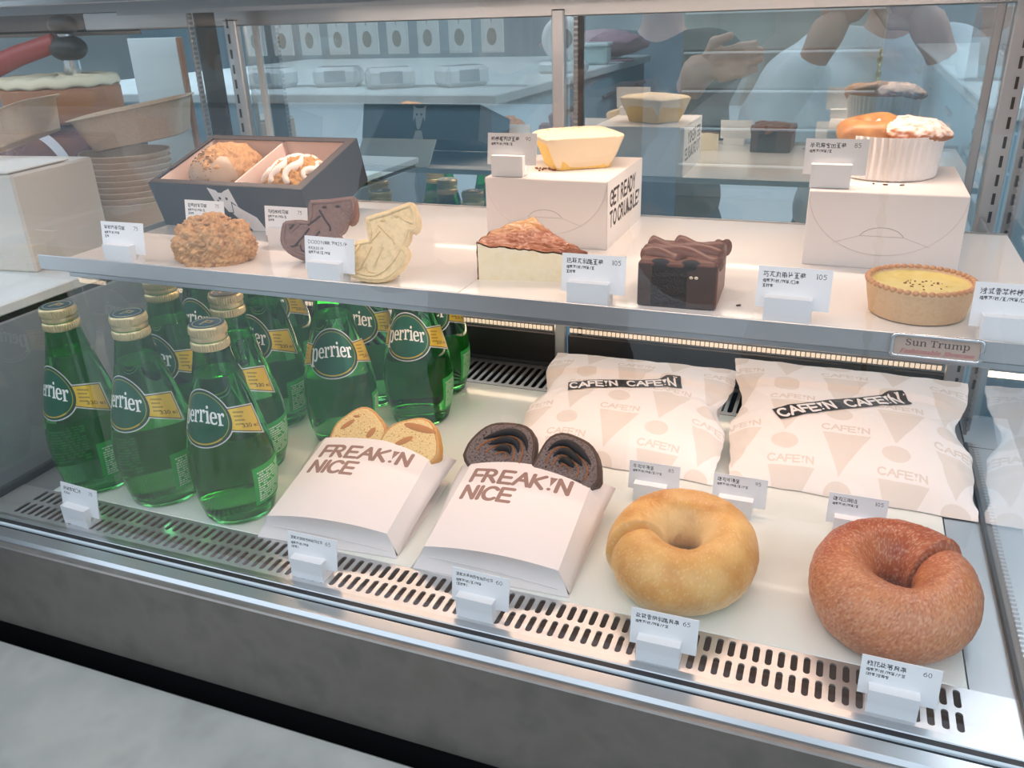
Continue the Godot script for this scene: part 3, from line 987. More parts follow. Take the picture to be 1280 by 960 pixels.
func bottles() -> void:
	var glass := StandardMaterial3D.new()
	glass.albedo_color = Color(0.38, 0.81, 0.45, 0.0)
	glass.refraction_enabled = true
	glass.refraction_scale = 0.036
	glass.roughness = 0.0
	var gold := mat("#d6c596", 0.34, 0.75)
	var teal := mat("#1c4f5c", 0.45, 0.1)
	var lab := printed(bottle_label_image(), 0.3, 0.3)
	var bi := sheet(512, 128, Color("#28a745"))
	for side in [0, 1]:
		var x0 := 14 if side == 0 else 390
		for row in 13:
			var x := x0
			while x < x0 + 104:
				var w := rng.randi_range(4, 9)
				if rng.randf() > 0.13:
					bi.fill_rect(Rect2i(x, 10 + row * 8, w, 5), Color("#d9e3cf"))
				x += w + 2
	var back := printed(bi, 0.5)
	back.backlight_enabled = true
	back.backlight = Color(0.7, 0.7, 0.7)
	# shapes, shared by all the bottles
	var body := Geo.new()
	body.lathe(smooth_profile(BOTTLE, 3), 56)
	var air := PackedVector2Array([Vector2(0, 0.1590), Vector2(0.016, 0.1592), Vector2(0.0205, 0.1602), Vector2(0.0215, 0.1612), Vector2(0.0190, 0.1715), Vector2(0.0170, 0.1815), Vector2(0.0156, 0.190), Vector2(0.0148, 0.1968), Vector2(0, 0.1972)])
	body.lathe(air, 40, null, true)
	var cap := Geo.new()
	cap.lathe(PackedVector2Array([Vector2(0.0168, 0.1862), Vector2(0.0180, 0.1868), Vector2(0.0184, 0.1885), Vector2(0.0184, 0.1930), Vector2(0.0176, 0.1946), Vector2(0.0169, 0.1958), Vector2(0.0176, 0.1970), Vector2(0.0176, 0.1992), Vector2(0.0171, 0.2004), Vector2(0.0178, 0.2016), Vector2(0.0182, 0.2030), Vector2(0.0182, 0.2075), Vector2(0.0179, 0.2092), Vector2(0.0174, 0.2106), Vector2(0.0168, 0.2110), Vector2(0, 0.2110)]), 180,
		func(o: Vector3, a: float, v: float) -> Vector3:
			var ribbed := 1.0 if (o.y > 0.1885 and o.y < 0.1931) or (o.y > 0.2029 and o.y < 0.2076) else 0.0
			var r := 1.0 + ribbed * 0.022 * signf(sin(a * 45.0))
			return Vector3(o.x * r, o.y, o.z * r))
	var disc := Geo.new()
	disc.lathe(PackedVector2Array([Vector2(0.0168, 0.21095), Vector2(0.0165, 0.2114), Vector2(0.0, 0.2114)]), 40)
	var mark := Geo.new()
	var ring := PackedVector3Array()
	for i in 41:
		ring.append(Vector3(cos(i * TAU / 40) * 0.0135, 0.2114, sin(i * TAU / 40) * 0.0135))
	mark.tube(ring, 0.00035, 5)
	for b in [[Vector3(-0.004, 0.2114, 0.0), Vector3(0.0, 0.0004, 0.0)]]:
		mark.box(Vector3(-0.0028, 0.2115, 0.0005), Vector3(0.0022, 0.0006, 0.0130))
		mark.box(Vector3(0.0012, 0.2115, -0.0048), Vector3(0.0070, 0.0006, 0.0018))
		mark.box(Vector3(0.0038, 0.2115, -0.0025), Vector3(0.0020, 0.0006, 0.0050))
		mark.box(Vector3(0.0012, 0.2115, 0.0000), Vector3(0.0070, 0.0006, 0.0016))
	var label := Geo.new()
	var edge := func(s: float) -> float:
		var a := absf(s)
		var wing := 0.0112 + 0.0062 * maxf(a - 0.018, 0.0) / 0.04
		var circ := sqrt(maxf(0.0305 * 0.0305 - a * a, 0.0))
		return maxf(wing, circ)
	label.lay = func(u: float, v: float) -> Vector2:
		var s := lerpf(-0.058, 0.058, u)
		var t: float = lerpf(-1, 1, v) * edge.call(s)
		return Vector2(0.5 + s / 0.12, 0.5 - t / 0.066)
	label.surf(110, 14, func(u: float, v: float) -> Vector3:
		var s := lerpf(-0.058, 0.058, u)
		var t: float = lerpf(-1, 1, v) * edge.call(s)
		var h := 0.1225 + t * 0.955 - 0.136 * (1.0 / cos(s / 0.136) - 1.0)
		var r := girth(h) + 0.00045
		var a := s / girth(0.1215)
		return Vector3(sin(a) * r, h, cos(a) * r))
	var wrap := Geo.new()
	wrap.surf(60, 10, func(u: float, v: float) -> Vector3:
		var a := deg_to_rad(lerpf(62, 298, u))
		var h := lerpf(0.020, 0.064, v)
		var r := girth(h) + 0.0004
		return Vector3(sin(a) * r, h, cos(a) * r))
	var meshes := [body.mesh(), cap.mesh(), disc.mesh(), mark.mesh(), label.mesh(), wrap.mesh()]
	var spots := [
		[-0.757, -0.611, -8.0, "green sparkling water bottle at the front left corner, leftmost of the bottles"],
		[-0.6635, -0.613, -3.0, "second green sparkling water bottle from the left in the front row"],
		[-0.562, -0.611, 2.0, "green sparkling water bottle nearest the sleeve of pale toast, right end of the front row"],
		[-0.722, -0.722, -2.0, "green bottle in the second row, seen between the two leftmost front bottles"],
		[-0.611, -0.700, 0.0, "green bottle in the second row, directly behind the right one of the front row"],
		[-0.655, -0.812, -4.0, "green bottle in the third row, left of the bottle facing the viewer"],
		[-0.543, -0.795, 26.0, "green bottle whose round label faces the viewer, behind the pale toast"],
		[-0.476, -0.872, 8.0, "rightmost front bottle, standing alone behind the right slice of pale toast"],
		[-0.775, -0.845, 5.0, "green bottle at the far left back, almost hidden by the rows before it"],
		[-0.722, -0.932, 10.0, "green bottle in the back row, only its gold label wing showing beside the third row"],
		[-0.566, -0.903, 8.0, "green bottle right behind the one whose label faces the viewer"],
		[-0.492, -0.962, 8.0, "rearmost green bottle, half hidden behind the rightmost front one"],
	]
	for s in spots:
		var t := thing("water_bottle", s[3], "bottle", Vector3(s[0], 0, s[1]), deg_to_rad(s[2]), "green sparkling water bottles")
		part("glass_body", meshes[0], glass, t)
		var cp := part("cap", meshes[1], gold, t)
		part("cap_disc", meshes[2], teal, cp)
		part("cap_emblem", meshes[3], gold, cp)
		part("label", meshes[4], lab, t)
		part("back_label", meshes[5], back, t)

# ---------------------------------------------------------------- boxes of card

func carton(called_label: String, at: Vector3, turn: float, lettered: bool) -> void:
	var t := thing("cake_carton", called_label, "carton", at, turn, "")
	var w := 0.1305
	var h := 0.0685
	var d := 0.149
	part("body", boxg(Vector3(0, h / 2, -d / 2), Vector3(w, h, d), 0.0007), M.paper, t)
	# the round flap of the front, proud by a sheet of card, with its thumb tab
	var flap := Geo.new()
	var q := PackedVector2Array()
	for i in 41:
		var a := PI + PI * i / 40.0
		q.append(Vector2(cos(a) * (w / 2 - 0.001), h - 0.001 + sin(a) * 0.0545))
	flap.prism(q, 0.0, 0.0007)
	part("front_flap", flap, M.paper, t, Transform3D(Basis(), Vector3(0, 0, 0.0002)))
	var line := Geo.new()
	var arc := PackedVector3Array()
	for i in 21:
		var a := lerpf(PI * 0.9, PI * 0.1, i / 20.0)
		arc.append(Vector3(cos(a) * 0.019, 0.0265 + sin(a) * 0.0115, 0.001))
	line.tube(arc, 0.00028, 4)
	line.tube(PackedVector3Array([arc[0], arc[20]]), 0.0002, 4)
	part("thumb_tab", line, mat("#b9b2ae", 0.7), t)
	for sx in [0, 20]:
		var wing := Geo.new()
		wing.tube(PackedVector3Array([arc[sx], Vector3(-0.040 if sx == 0 else 0.040, 0.0225, 0.001)]), 0.0002, 4)
		part("crease", wing, mat("#cfcac8", 0.7), t)
	var rim := Geo.new()
	var edge := PackedVector3Array()
	for p in q.slice(1, 40):
		edge.append(Vector3(p.x, p.y, 0.0008))
	rim.tube(edge, 0.00022, 4)
	part("flap_edge", rim, mat("#c9c0b8", 0.7), t)
	if lettered:
		var im := sheet(640, 294, Color("#efedeb"))
		write(im, "GET READY", Vector2(44, 52), 62, 13, Color("#332a2a"), 0.0, 0.0, 0.80)
		write(im, "TO CRUMBLE!", Vector2(44, 142), 62, 13, Color("#332a2a"), 0.0, 0.0, 0.80)
		var g := Geo.new()
		g.quad(Vector3(0, 0, d / 2), Vector3(0, 0, -d / 2), Vector3(0, h, -d / 2), Vector3(0, h, d / 2))
		part("printed_side", g, printed(im, 0.6), t, Transform3D(Basis(), Vector3(w / 2 + 0.0002, 0, -d / 2)))


func dog_box() -> void:
	var t := thing("gift_box", "open dark blue gift box with a white dog emblem, tilted towards the viewer", "gift box", Vector3(-0.6522, SHELF_Y, -0.788))
	var navy := mat("#323b47", 0.6)
	var liner := mat("#ecdcd6", 0.6)
	var tilt := Basis(Vector3.RIGHT, deg_to_rad(16.5))
	var X := Transform3D(tilt, Vector3(0, 0.0006, 0))
	var w := 0.2105
	var h := 0.0555
	var d := 0.131
	var shell := Geo.new()
	shell.box(Vector3(0, h / 2, -0.0015), Vector3(w, h, 0.003), 0.0006)
	shell.box(Vector3(0, h / 2, -d + 0.0015), Vector3(w, h, 0.003), 0.0006)
	shell.box(Vector3(w / 2 - 0.0015, h / 2, -d / 2), Vector3(0.003, h, d - 0.004), 0.0006)
	shell.box(Vector3(-w / 2 + 0.0015, h / 2, -d / 2), Vector3(0.003, h, d - 0.004), 0.0006)
	shell.box(Vector3(0, 0.001, -d / 2), Vector3(w - 0.004, 0.002, d - 0.004))
	part("body", shell, navy, t, X)
	var rim := Geo.new()
	rim.box(Vector3(0, h - 0.0006, -0.0055), Vector3(w - 0.001, 0.0012, 0.010))
	rim.box(Vector3(0, h - 0.0006, -d + 0.0055), Vector3(w - 0.001, 0.0012, 0.010))
	rim.box(Vector3(w / 2 - 0.0055, h - 0.0004, -d / 2), Vector3(0.010, 0.0010, d - 0.001))
	rim.box(Vector3(-w / 2 + 0.0035, h - 0.0004, -d / 2 - 0.018), Vector3(0.006, 0.0010, d - 0.040))
	part("rim", rim, mat("#4d4848", 0.5), t, X)
	var inn := Geo.new()
	inn.box(Vector3(0, h / 2 - 0.001, -0.0036), Vector3(w - 0.007, h - 0.005, 0.001))
	inn.box(Vector3(0, h / 2 - 0.001, -d + 0.0036), Vector3(w - 0.007, h - 0.005, 0.001))
	inn.box(Vector3(w / 2 - 0.0036, h / 2 - 0.001, -d / 2), Vector3(0.001, h - 0.005, d - 0.007))
	inn.box(Vector3(-w / 2 + 0.0036, h / 2 - 0.001, -d / 2), Vector3(0.001, h - 0.005, d - 0.007))
	inn.box(Vector3(0, 0.0026, -d / 2), Vector3(w - 0.007, 0.0008, d - 0.007))
	part("liner", inn, liner, t, X)
	part("divider", boxg(Vector3(0.004, h / 2 - 0.001, -d / 2), Vector3(0.0016, h - 0.006, d - 0.008), 0.0004), liner, t, X)
	# the lid folded back under the box, which holds it tilted
	var lid := Geo.new()
	lid.box(Vector3(-0.032, 0, 0), Vector3(w - 0.075, 0.003, 0.052), 0.0008)
	part("lid", lid, mat("#8b9391", 0.5), t, Transform3D(Basis(Vector3.RIGHT, deg_to_rad(-47)) * Basis(Vector3.UP, 0.0), Vector3(0, 0.0195, -0.150)))
	# dog emblem
	var im := sheet(1024, 270, Color("#39424d"))
	var pale := Color("#dfe2e5")
	var f := func(l: Array) -> PackedVector2Array:
		var q := PackedVector2Array()
		for i in range(0, l.size(), 2):
			q.append(Vector2(l[i] * 1024, l[i + 1] * 270))
		return q
	inkpoly(im, f.call([0.53, 0.36, 0.575, 0.50, 0.66, 0.68, 0.70, 1.0, 0.60, 1.0, 0.53, 0.72, 0.505, 0.60]), pale)
	inkpath(im, f.call([0.56, 0.76, 0.60, 0.99]), 4, Color("#39424d"))
	inkpoly(im, f.call([0.395, 0.045, 0.4225, 0.43, 0.441, 0.30, 0.487, 0.60, 0.513, 0.60, 0.526, 0.34, 0.561, 0.45, 0.54, 0.05, 0.503, 0.105, 0.484, 0.15, 0.459, 0.15, 0.45, 0.10]), pale)
	inkpath(im, f.call([0.487, 0.60, 0.515, 0.60, 0.526, 0.36, 0.545, 0.42]), 5, Color("#39424d"))
	for e in [[0.458, 0.28], [0.502, 0.28]]:
		inkdisc(im, Vector2(e[0] * 1024, e[1] * 270), Vector2(8, 9), Color("#39424d"))
	var g := Geo.new()
	g.quad(Vector3(-w / 2, 0, 0), Vector3(w / 2, 0, 0), Vector3(w / 2, h, 0), Vector3(-w / 2, h, 0))
	part("front_print", g, printed(im, 0.5), t, Transform3D(tilt, Vector3(0, 0.0006, 0)) * Transform3D(Basis(), Vector3(0, 0, 0.0003)))
	# and on the back: the sitting dog
	var bk := sheet(1024, 270, Color("#39424d"))
	inkpoly(bk, f.call([0.45, 0.04, 0.455, 0.50, 0.473, 0.36, 0.49, 0.66, 0.50, 0.72, 0.515, 0.72, 0.525, 0.66, 0.54, 0.36, 0.556, 0.50, 0.56, 0.04, 0.53, 0.12, 0.48, 0.12]), pale)
	inkpoly(bk, f.call([0.48, 0.75, 0.53, 0.75, 0.55, 1.0, 0.46, 1.0]), pale)
	for e in [[0.487, 0.30], [0.527, 0.30]]:
		inkdisc(bk, Vector2(e[0] * 1024, e[1] * 270), Vector2(8, 9), Color("#39424d"))
	var gb := Geo.new()
	gb.quad(Vector3(w / 2, 0, 0), Vector3(-w / 2, 0, 0), Vector3(-w / 2, h, 0), Vector3(w / 2, h, 0))
	part("back_print", gb, printed(bk, 0.5), t, X * Transform3D(Basis(), Vector3(0, 0, -d - 0.0003)))


# ---------------------------------------------------------------- rough bakes

var cells := FastNoiseLite.new()


func crumbly(s: Vector3, nu: int, nv: int, f: float, amp: float, shades: Array, sd: float, flat_below := -0.55) -> Geo:
	# a rounded lump of baked crumbs; its underside is flat
	var g := Geo.new()
	g.colored = true
	var cols: Array[Color] = []
	for c in shades:
		cols.append(lin(c))
	g.paint = func(p: Vector3, n: Vector3) -> Color:
		var v := clampf(0.5 + 0.75 * n3(p + Vector3.ONE * sd, f * 1.6), 0, 0.999) * (cols.size() - 1)
		var q := 0.16 * n3(p, f * 7.0)
		var i := int(v)
		var c := cols[i].lerp(cols[i + 1], v - i)
		return Color(c.r * (1 + q), c.g * (1 + q), c.b * (1 + q))
	g.blob(Vector3.ZERO, s, nu, nv, func(d: Vector3) -> Vector3:
		var e := Vector3(d.x, maxf(d.y, flat_below), d.z)
		var p := Vector3(e.x * s.x, e.y * s.y, e.z * s.z)
		var q := p + Vector3.ONE * sd
		var b := n3(q, f * 0.5) * 1.3 + (cells.get_noise_3d(q.x * f, q.y * f, q.z * f) + 0.55) * -1.1 + 0.55 * n3(q, f * 2.6)
		var k := amp * b * (0.25 if d.y < flat_below else 1.0)
		return p + d * k)
	return g


func scones() -> void:
	cells.noise_type = FastNoiseLite.TYPE_CELLULAR
	cells.frequency = 1.0
	cells.seed = 3
	cells.cellular_return_type = FastNoiseLite.RETURN_DISTANCE
	cells.fractal_type = FastNoiseLite.FRACTAL_NONE
	var crumb := vertex_mat(0.8)
	var t := thing("oat_cookie", "large lumpy golden oat cookie at the front of the upper shelf, before the gift box", "cookie", Vector3(-0.5893, SHELF_Y, -0.672), 0.3)
	part("cookie", crumbly(Vector3(0.0415, 0.0310, 0.031), 170, 100, 120.0, 0.0042, ["#9c6c45", "#c0915f", "#d4aa7c", "#ae7f50"], 2.0), crumb, t, Transform3D(Basis(), Vector3(0, 0.0150, 0)))
	var bits := Geo.new()
	for i in 70:
		var a := rng.randf() * TAU
		var b := rng.randf_range(0.05, 1.4)
		var d := Vector3(cos(b) * cos(a), sin(b), cos(b) * sin(a))
		bits.blob(Vector3(d.x * 0.0405, 0.0150 + d.y * 0.031, d.z * 0.030), Vector3(rng.randf_range(0.002, 0.0042), rng.randf_range(0.0012, 0.0022), rng.randf_range(0.0018, 0.003)), 8, 6)
	part("oat_flakes", bits, tri_mat(noise_tex(0.03, ["#a67c55", "#cfab80"], [], FastNoiseLite.TYPE_SIMPLEX_SMOOTH, 3, 2), 30.0, 0.8), t).set_meta("kind", "stuff")
	# two scones in the gift box
	var X := Transform3D(Basis(Vector3.RIGHT, deg_to_rad(16.5)), Vector3(-0.6522, SHELF_Y, -0.788))
	var a := thing("glazed_scone", "sesame scone with a grey glaze, in the left cell of the gift box", "scone", X * Vector3(-0.046, 0.0185, -0.066))
	a.basis = X.basis
	part("scone", crumbly(Vector3(0.041, 0.033, 0.049), 110, 70, 120.0, 0.0030, ["#a07650", "#c29a70", "#b48a5e"], 9.0), crumb, a, Transform3D(Basis(), Vector3(0, 0.0185, 0)))
	var glaze := Geo.new()
	glaze.surf(40, 16, func(u: float, v: float) -> Vector3:
		var an := lerpf(0.5, 2.5, u)
		var b := lerpf(0.12 + 0.12 * sin(u * 17), 1.0 + 0.1 * sin(u * 11), v)
		var d := Vector3(cos(b) * cos(an), sin(b), cos(b) * sin(an))
		return Vector3(d.x * 0.0420, 0.0185 + d.y * 0.0340, d.z * 0.0500) + d * 0.0012 * sin(v * PI))
	part("glaze", glaze, mat("#b09a86", 0.4), a)
	var seeds := Geo.new()
	for i in 90:
		var an := rng.randf_range(1.2, 3.6)
		var b := rng.randf_range(0.25, 1.2)
		var d := Vector3(cos(b) * cos(an), sin(b), cos(b) * sin(an))
		seeds.blob(Vector3(d.x * 0.0425, 0.0188 + d.y * 0.0345, d.z * 0.0505), Vector3(0.0014, 0.0007, 0.0009), 6, 4)
	part("sesame", seeds, mat("#8a7158", 0.7), a).set_meta("kind", "stuff")
	var b2 := thing("iced_scone", "nut scone striped with white icing, in the right cell of the gift box", "scone", X * Vector3(0.056, 0.0165, -0.060))
	b2.basis = X.basis
	part("scone", crumbly(Vector3(0.039, 0.029, 0.042), 110, 70, 190.0, 0.0030, ["#8a5a34", "#b98a50", "#c99c63", "#7a4d2e"], 17.0), crumb, b2, Transform3D(Basis(), Vector3(0, 0.0135, 0)))
	for i in 4:
		var path := PackedVector3Array()
		for k in 15:
			var an := lerpf(-0.95, 0.95, k / 14.0)
			var xx := lerpf(-0.026, 0.027, i / 3.0) + 0.004 * sin(k * 0.8 + i)
			var r := sqrt(maxf(1.0 - pow(xx / 0.038, 2), 0.1))
			path.append(Vector3(xx, 0.0145 + cos(an) * 0.0285 * r, sin(an) * 0.040 * r))
		var g := Geo.new()
		g.tube(path, 0.0050, 10, func(s: float) -> float: return 0.75 + 0.35 * sin(s * 9.0 + i) * sin(s * PI))
		part("icing", g, mat("#f1e6df", 0.45), b2)


func dog_biscuit(called_label: String, at: Vector3, turn: float, lean: float, roll: float, base: String, line: String, dark: bool) -> void:
	var k := 0.00078 / 6.095
	var out := PackedVector2Array()
	for p in [[725, 235], [790, 212], [870, 190], [960, 155], [1042, 124], [1066, 128], [1085, 160], [1104, 205], [1118, 250], [1120, 300], [1105, 335], [1080, 352], [1058, 340], [1052, 390], [1040, 420], [1020, 442], [1048, 470], [1053, 500], [1040, 545], [1000, 610], [930, 678], [880, 703], [830, 712], [760, 709], [700, 700], [655, 684], [610, 658], [585, 628], [570, 600], [560, 550], [555, 500], [556, 465], [575, 440], [600, 430], [650, 412], [700, 400], [745, 396], [741, 350], [728, 305], [720, 265]]:
		out.append(Vector2((p[0] - 835) * k, (715 - p[1]) * k * 0.98))
	var t := thing("dog_biscuit", called_label, "biscuit", at, turn, "")
	var X := Transform3D(Basis(Vector3.RIGHT, -lean) * Basis(Vector3.BACK, roll), Vector3.ZERO)
	var g := Geo.new()
	g.pillow(out, -0.0055, 0.0045, 0.0016)
	var m := tri_mat(noise_tex(0.05, [Color(base).darkened(0.1).to_html(), base, Color(base).lightened(0.07).to_html()], [], FastNoiseLite.TYPE_SIMPLEX_SMOOTH, 5, 6), 12.0, 0.7, noise_tex(0.12, [], [], FastNoiseLite.TYPE_SIMPLEX_SMOOTH, 4, 12), 0.03)
	part("biscuit", g, m, t, X)
	var P := func(l: Array) -> PackedVector3Array:
		var q := PackedVector3Array()
		for i in range(0, l.size(), 2):
			q.append(X * Vector3((l[i] - 835) * k, (715 - l[i + 1]) * k * 0.98, 0.0046))
		return q
	var raised := Geo.new()
	# the raised border along the outline
	var n := out.size()
	var c := Vector2.ZERO
	for p in out:
		c += p / n
	var rim := PackedVector3Array()
	for i in n + 1:
		var p := out[i % n]
		var a := out[(i + n - 1) % n]
		var b := out[(i + 1) % n]
		var e := (b - a).normalized()
		var inward := Vector2(-e.y, e.x)
		if Geometry2D.is_polygon_clockwise(out):
			inward = -inward
		var q := p + inward * 0.0034
		rim.append(X * Vector3(q.x, q.y, 0.0044))
	raised.tube(rim, 0.0017, 7)
	raised.tube(P.call([600, 470, 640, 520, 690, 440]), 0.0015, 6)
	raised.tube(P.call([985, 470, 950, 540, 880, 620, 810, 660, 720, 655, 640, 630]), 0.0015, 6)
	raised.tube(P.call([800, 200, 1000, 255, 1075, 285]) if false else P.call([985, 235, 1030, 262, 1075, 280]), 0.0014, 6)
	part("raised_border", raised, m, t)
	var cut := Geo.new()
	for l in [[820, 295, 880, 355, 935, 402], [840, 335, 800, 385, 760, 432], [935, 402, 945, 435], [660, 425, 640, 470, 615, 505], [778, 452, 745, 530, 700, 612], [865, 455, 830, 530, 800, 602], [650, 640, 690, 620, 725, 600], [740, 600, 760, 635, 820, 648]]:
		cut.tube(P.call(l), 0.0006 if not dark else 0.0010, 6)
	for e in [[855, 263], [955, 233]]:
		cut.blob(X * Vector3((e[0] - 835) * k, (715 - e[1]) * k * 0.98, 0.0046), Vector3(0.0026, 0.0015, 0.0008), 12, 8)
	part("pressed_lines", cut, mat(line, 0.8), t)
	# the little stand it leans on
	part("stand", boxg(X * Vector3(0.005, 0.022, -0.0085), Vector3(0.020, 0.030, 0.003), 0.0005), mat("#c9ccce", 0.4) if not dark else mat("#b07a52", 0.6), t)


# ---------------------------------------------------------------- cakes on the upper shelf

func loaf(base: Vector2, top: Vector2, h: float, dome: float) -> Callable:
	return func(u: float, v: float) -> Vector3:
		var a := -u * TAU
		var ex := 0.24
		var cx := signf(cos(a)) * pow(absf(cos(a)), ex)
		var cz := signf(sin(a)) * pow(absf(sin(a)), ex)
		if v < 0.55:
			var k := v / 0.55
			return Vector3(cx * lerpf(base.x, top.x, k), h * k, cz * lerpf(base.y, top.y, k))
		var k2 := (v - 0.55) / 0.45
		var r := cos(k2 * PI / 2)
		r = pow(r, 0.75)
		return Vector3(cx * top.x * r, h + dome * sin(k2 * PI / 2) * (1.0 - 0.0 * r), cz * top.y * r)


func lemon_cake() -> void:
	var t := thing("lemon_loaf", "small lemon loaf cake under white icing, on the lettered carton", "cake", Vector3(-0.2710, 0.3246, -0.8920), deg_to_rad(33))
	var shape := loaf(Vector2(0.0310, 0.0255), Vector2(0.0430, 0.0340), 0.0320, 0.0050)
	var g := Geo.new()
	g.surf(72, 30, func(u: float, v: float) -> Vector3:
		var p: Vector3 = shape.call(u, v)
		return p + Vector3.ONE * 0.0007 * n3(p, 160), true)
	part("sponge", g, tri_mat(noise_tex(0.04, ["#e3b65a", "#f0d07c", "#e9c46c"], [], FastNoiseLite.TYPE_SIMPLEX_SMOOTH, 4, 3), 14.0, 0.8, noise_tex(0.15, [], [], FastNoiseLite.TYPE_SIMPLEX_SMOOTH, 4, 12), 0.05), t)
	var ice := Geo.new()
	ice.surf(160, 24, func(u: float, v: float) -> Vector3:
		# the front is covered down to the plate, the left end left bare
		var drip := 0.30 + 0.10 * sin(u * TAU * 5.0 + 0.6)
		drip = lerpf(drip, 0.05 + 0.05 * sin(u * 90.0) + 0.06 * sin(u * 37.0), smoothstep(0.585, 0.625, u) * (1.0 - smoothstep(0.90, 0.96, u)))
		drip = lerpf(drip, 0.47, smoothstep(0.40, 0.44, u) * (1.0 - smoothstep(0.565, 0.60, u)))
		var low := clampf(drip, 0.03, 0.52)
		var vv := lerpf(low, 1.0, v)
		var p: Vector3 = shape.call(u, vv)
		var o := Vector3(p.x, 0, p.z).normalized()
		var th := 0.0014 * minf(v * 10.0, 1.0)
		return p + (o * (1.0 - clampf((vv - 0.55) * 3.0, 0, 1)) + Vector3.UP * clampf((vv - 0.5) * 2.4, 0, 1)) * th + Vector3.UP * 0.0009 * n3(p, 110), true)
	part("icing", ice, mat("#eadabc", 0.38), t)
	var zest := Geo.new()
	for i in 12:
		var a := rng.randf() * TAU
		var r := rng.randf_range(0.1, 0.75)
		var p := Vector3(cos(a) * r * 0.046, 0.0385 - r * r * 0.003, sin(a) * r * 0.034)
		zest.box(p, Vector3(0.0034, 0.0007, 0.0009), 0.0002, Basis(Vector3.UP, rng.randf() * TAU))
	part("zest", zest, mat("#d9a63a", 0.6), t)


func cake_crumbs() -> void:
	var b := thing("cake_crumbs", "few brown cake crumbs on the lettered carton, left of the lemon loaf's foot", "crumbs", Vector3(-0.296, 0.3245, -0.8560))
	for i in 9:
		part("crumb", boxg(Vector3(rng.randf_range(-0.012, 0.014), 0.0008, rng.randf_range(-0.008, 0.008)), Vector3(rng.randf_range(0.001, 0.005), 0.0015, rng.randf_range(0.001, 0.003)), 0.0004), mat("#7d4f38", 0.8), b)


func cheesecake() -> void:
	var t := thing("cheesecake_slice", "slice of burnt cheesecake with a browned top, left of the chocolate cake", "cake slice", Vector3(-0.300, SHELF_Y, -0.679), 0.0)
	# corner points seen from above: front left, tip, back left
	var F := Vector2(0.0, 0.0)
	var T := Vector2(0.098, -0.018)
	var B := Vector2(0.028, -0.072)
	var top := func(u: float, w: float) -> float:
		var rimline := 1.0 - u
		var h := lerpf(0.0265, 0.0345, pow(rimline, 2.2)) + 0.0085 * pow(w, 0.9) * pow(rimline, 0.9)
		return h + 0.0020 * n3(Vector3(u, w, 0.4), 6.0) + 0.0010 * n3(Vector3(u, w, 0.9), 19.0)
	var at := func(u: float, w: float) -> Vector2:
		var a := F.lerp(B, w) + Vector2(-0.008, 0.002) * sin(w * PI)
		return a.lerp(T, u)
	var cream := Geo.new()
	cream.surf(40, 14, func(u: float, v: float) -> Vector3:
		var p: Vector2 = at.call(u, 0.0)
		return Vector3(p.x, v * (top.call(u, 0.0) - 0.001), p.y + 0.0006 * n3(Vector3(u * 8, v * 4, 0), 2.0)))
	cream.surf(40, 14, func(u: float, v: float) -> Vector3:
		var p: Vector2 = at.call(1.0 - u, 1.0)
		return Vector3(p.x, v * (top.call(1.0 - u, 1.0) - 0.001), p.y))
	part("filling", cream, tri_mat(noise_tex(0.02, ["#ebdfb8", "#f3ead0", "#efe3c0"], [], FastNoiseLite.TYPE_SIMPLEX_SMOOTH, 4, 5), 10.0, 0.55, noise_tex(0.1, [], [], FastNoiseLite.TYPE_SIMPLEX_SMOOTH, 4, 12), 0.02), t)
	var crust := Geo.new()
	crust.colored = true
	crust.paint = func(p: Vector3, n: Vector3) -> Color:
		var k := clampf(0.5 + 0.9 * n3(p, 70.0), 0, 1)
		var pale := clampf((p.y - 0.0355) / 0.007, 0, 1)
		return lin("#8f5138").lerp(lin("#b3775a"), k).lerp(lin("#d9ae74"), pale * 0.85)
	crust.surf(60, 40, func(u: float, v: float) -> Vector3:
		var p: Vector2 = at.call(u, v)
		return Vector3(p.x, top.call(u, v) + 0.0014 * absf(n3(Vector3(u * 1.4, v, 0) * 9.0, 1.0)), p.y))
	crust.surf(24, 14, func(u: float, v: float) -> Vector3:
		var p: Vector2 = at.call(0.0, 1.0 - u)
		return Vector3(p.x - 0.001 + 0.0008 * n3(Vector3(u * 9, v * 5, 0), 1.0), v * top.call(0.0, 1.0 - u), p.y))
	var cm := vertex_mat(0.28)
	part("browned_crust", crust, cm, t)
	var foot := Geo.new()
	foot.colored = true
	foot.col = lin("#6d3d26")
	for i in 8:
		foot.blob(Vector3(-0.0012 + rng.randf() * 0.001, 0.001 + i * 0.0014, -0.002 - rng.randf() * 0.003), Vector3.ONE * 0.0016, 8, 6)
	part("burnt_edge", foot, cm, t)


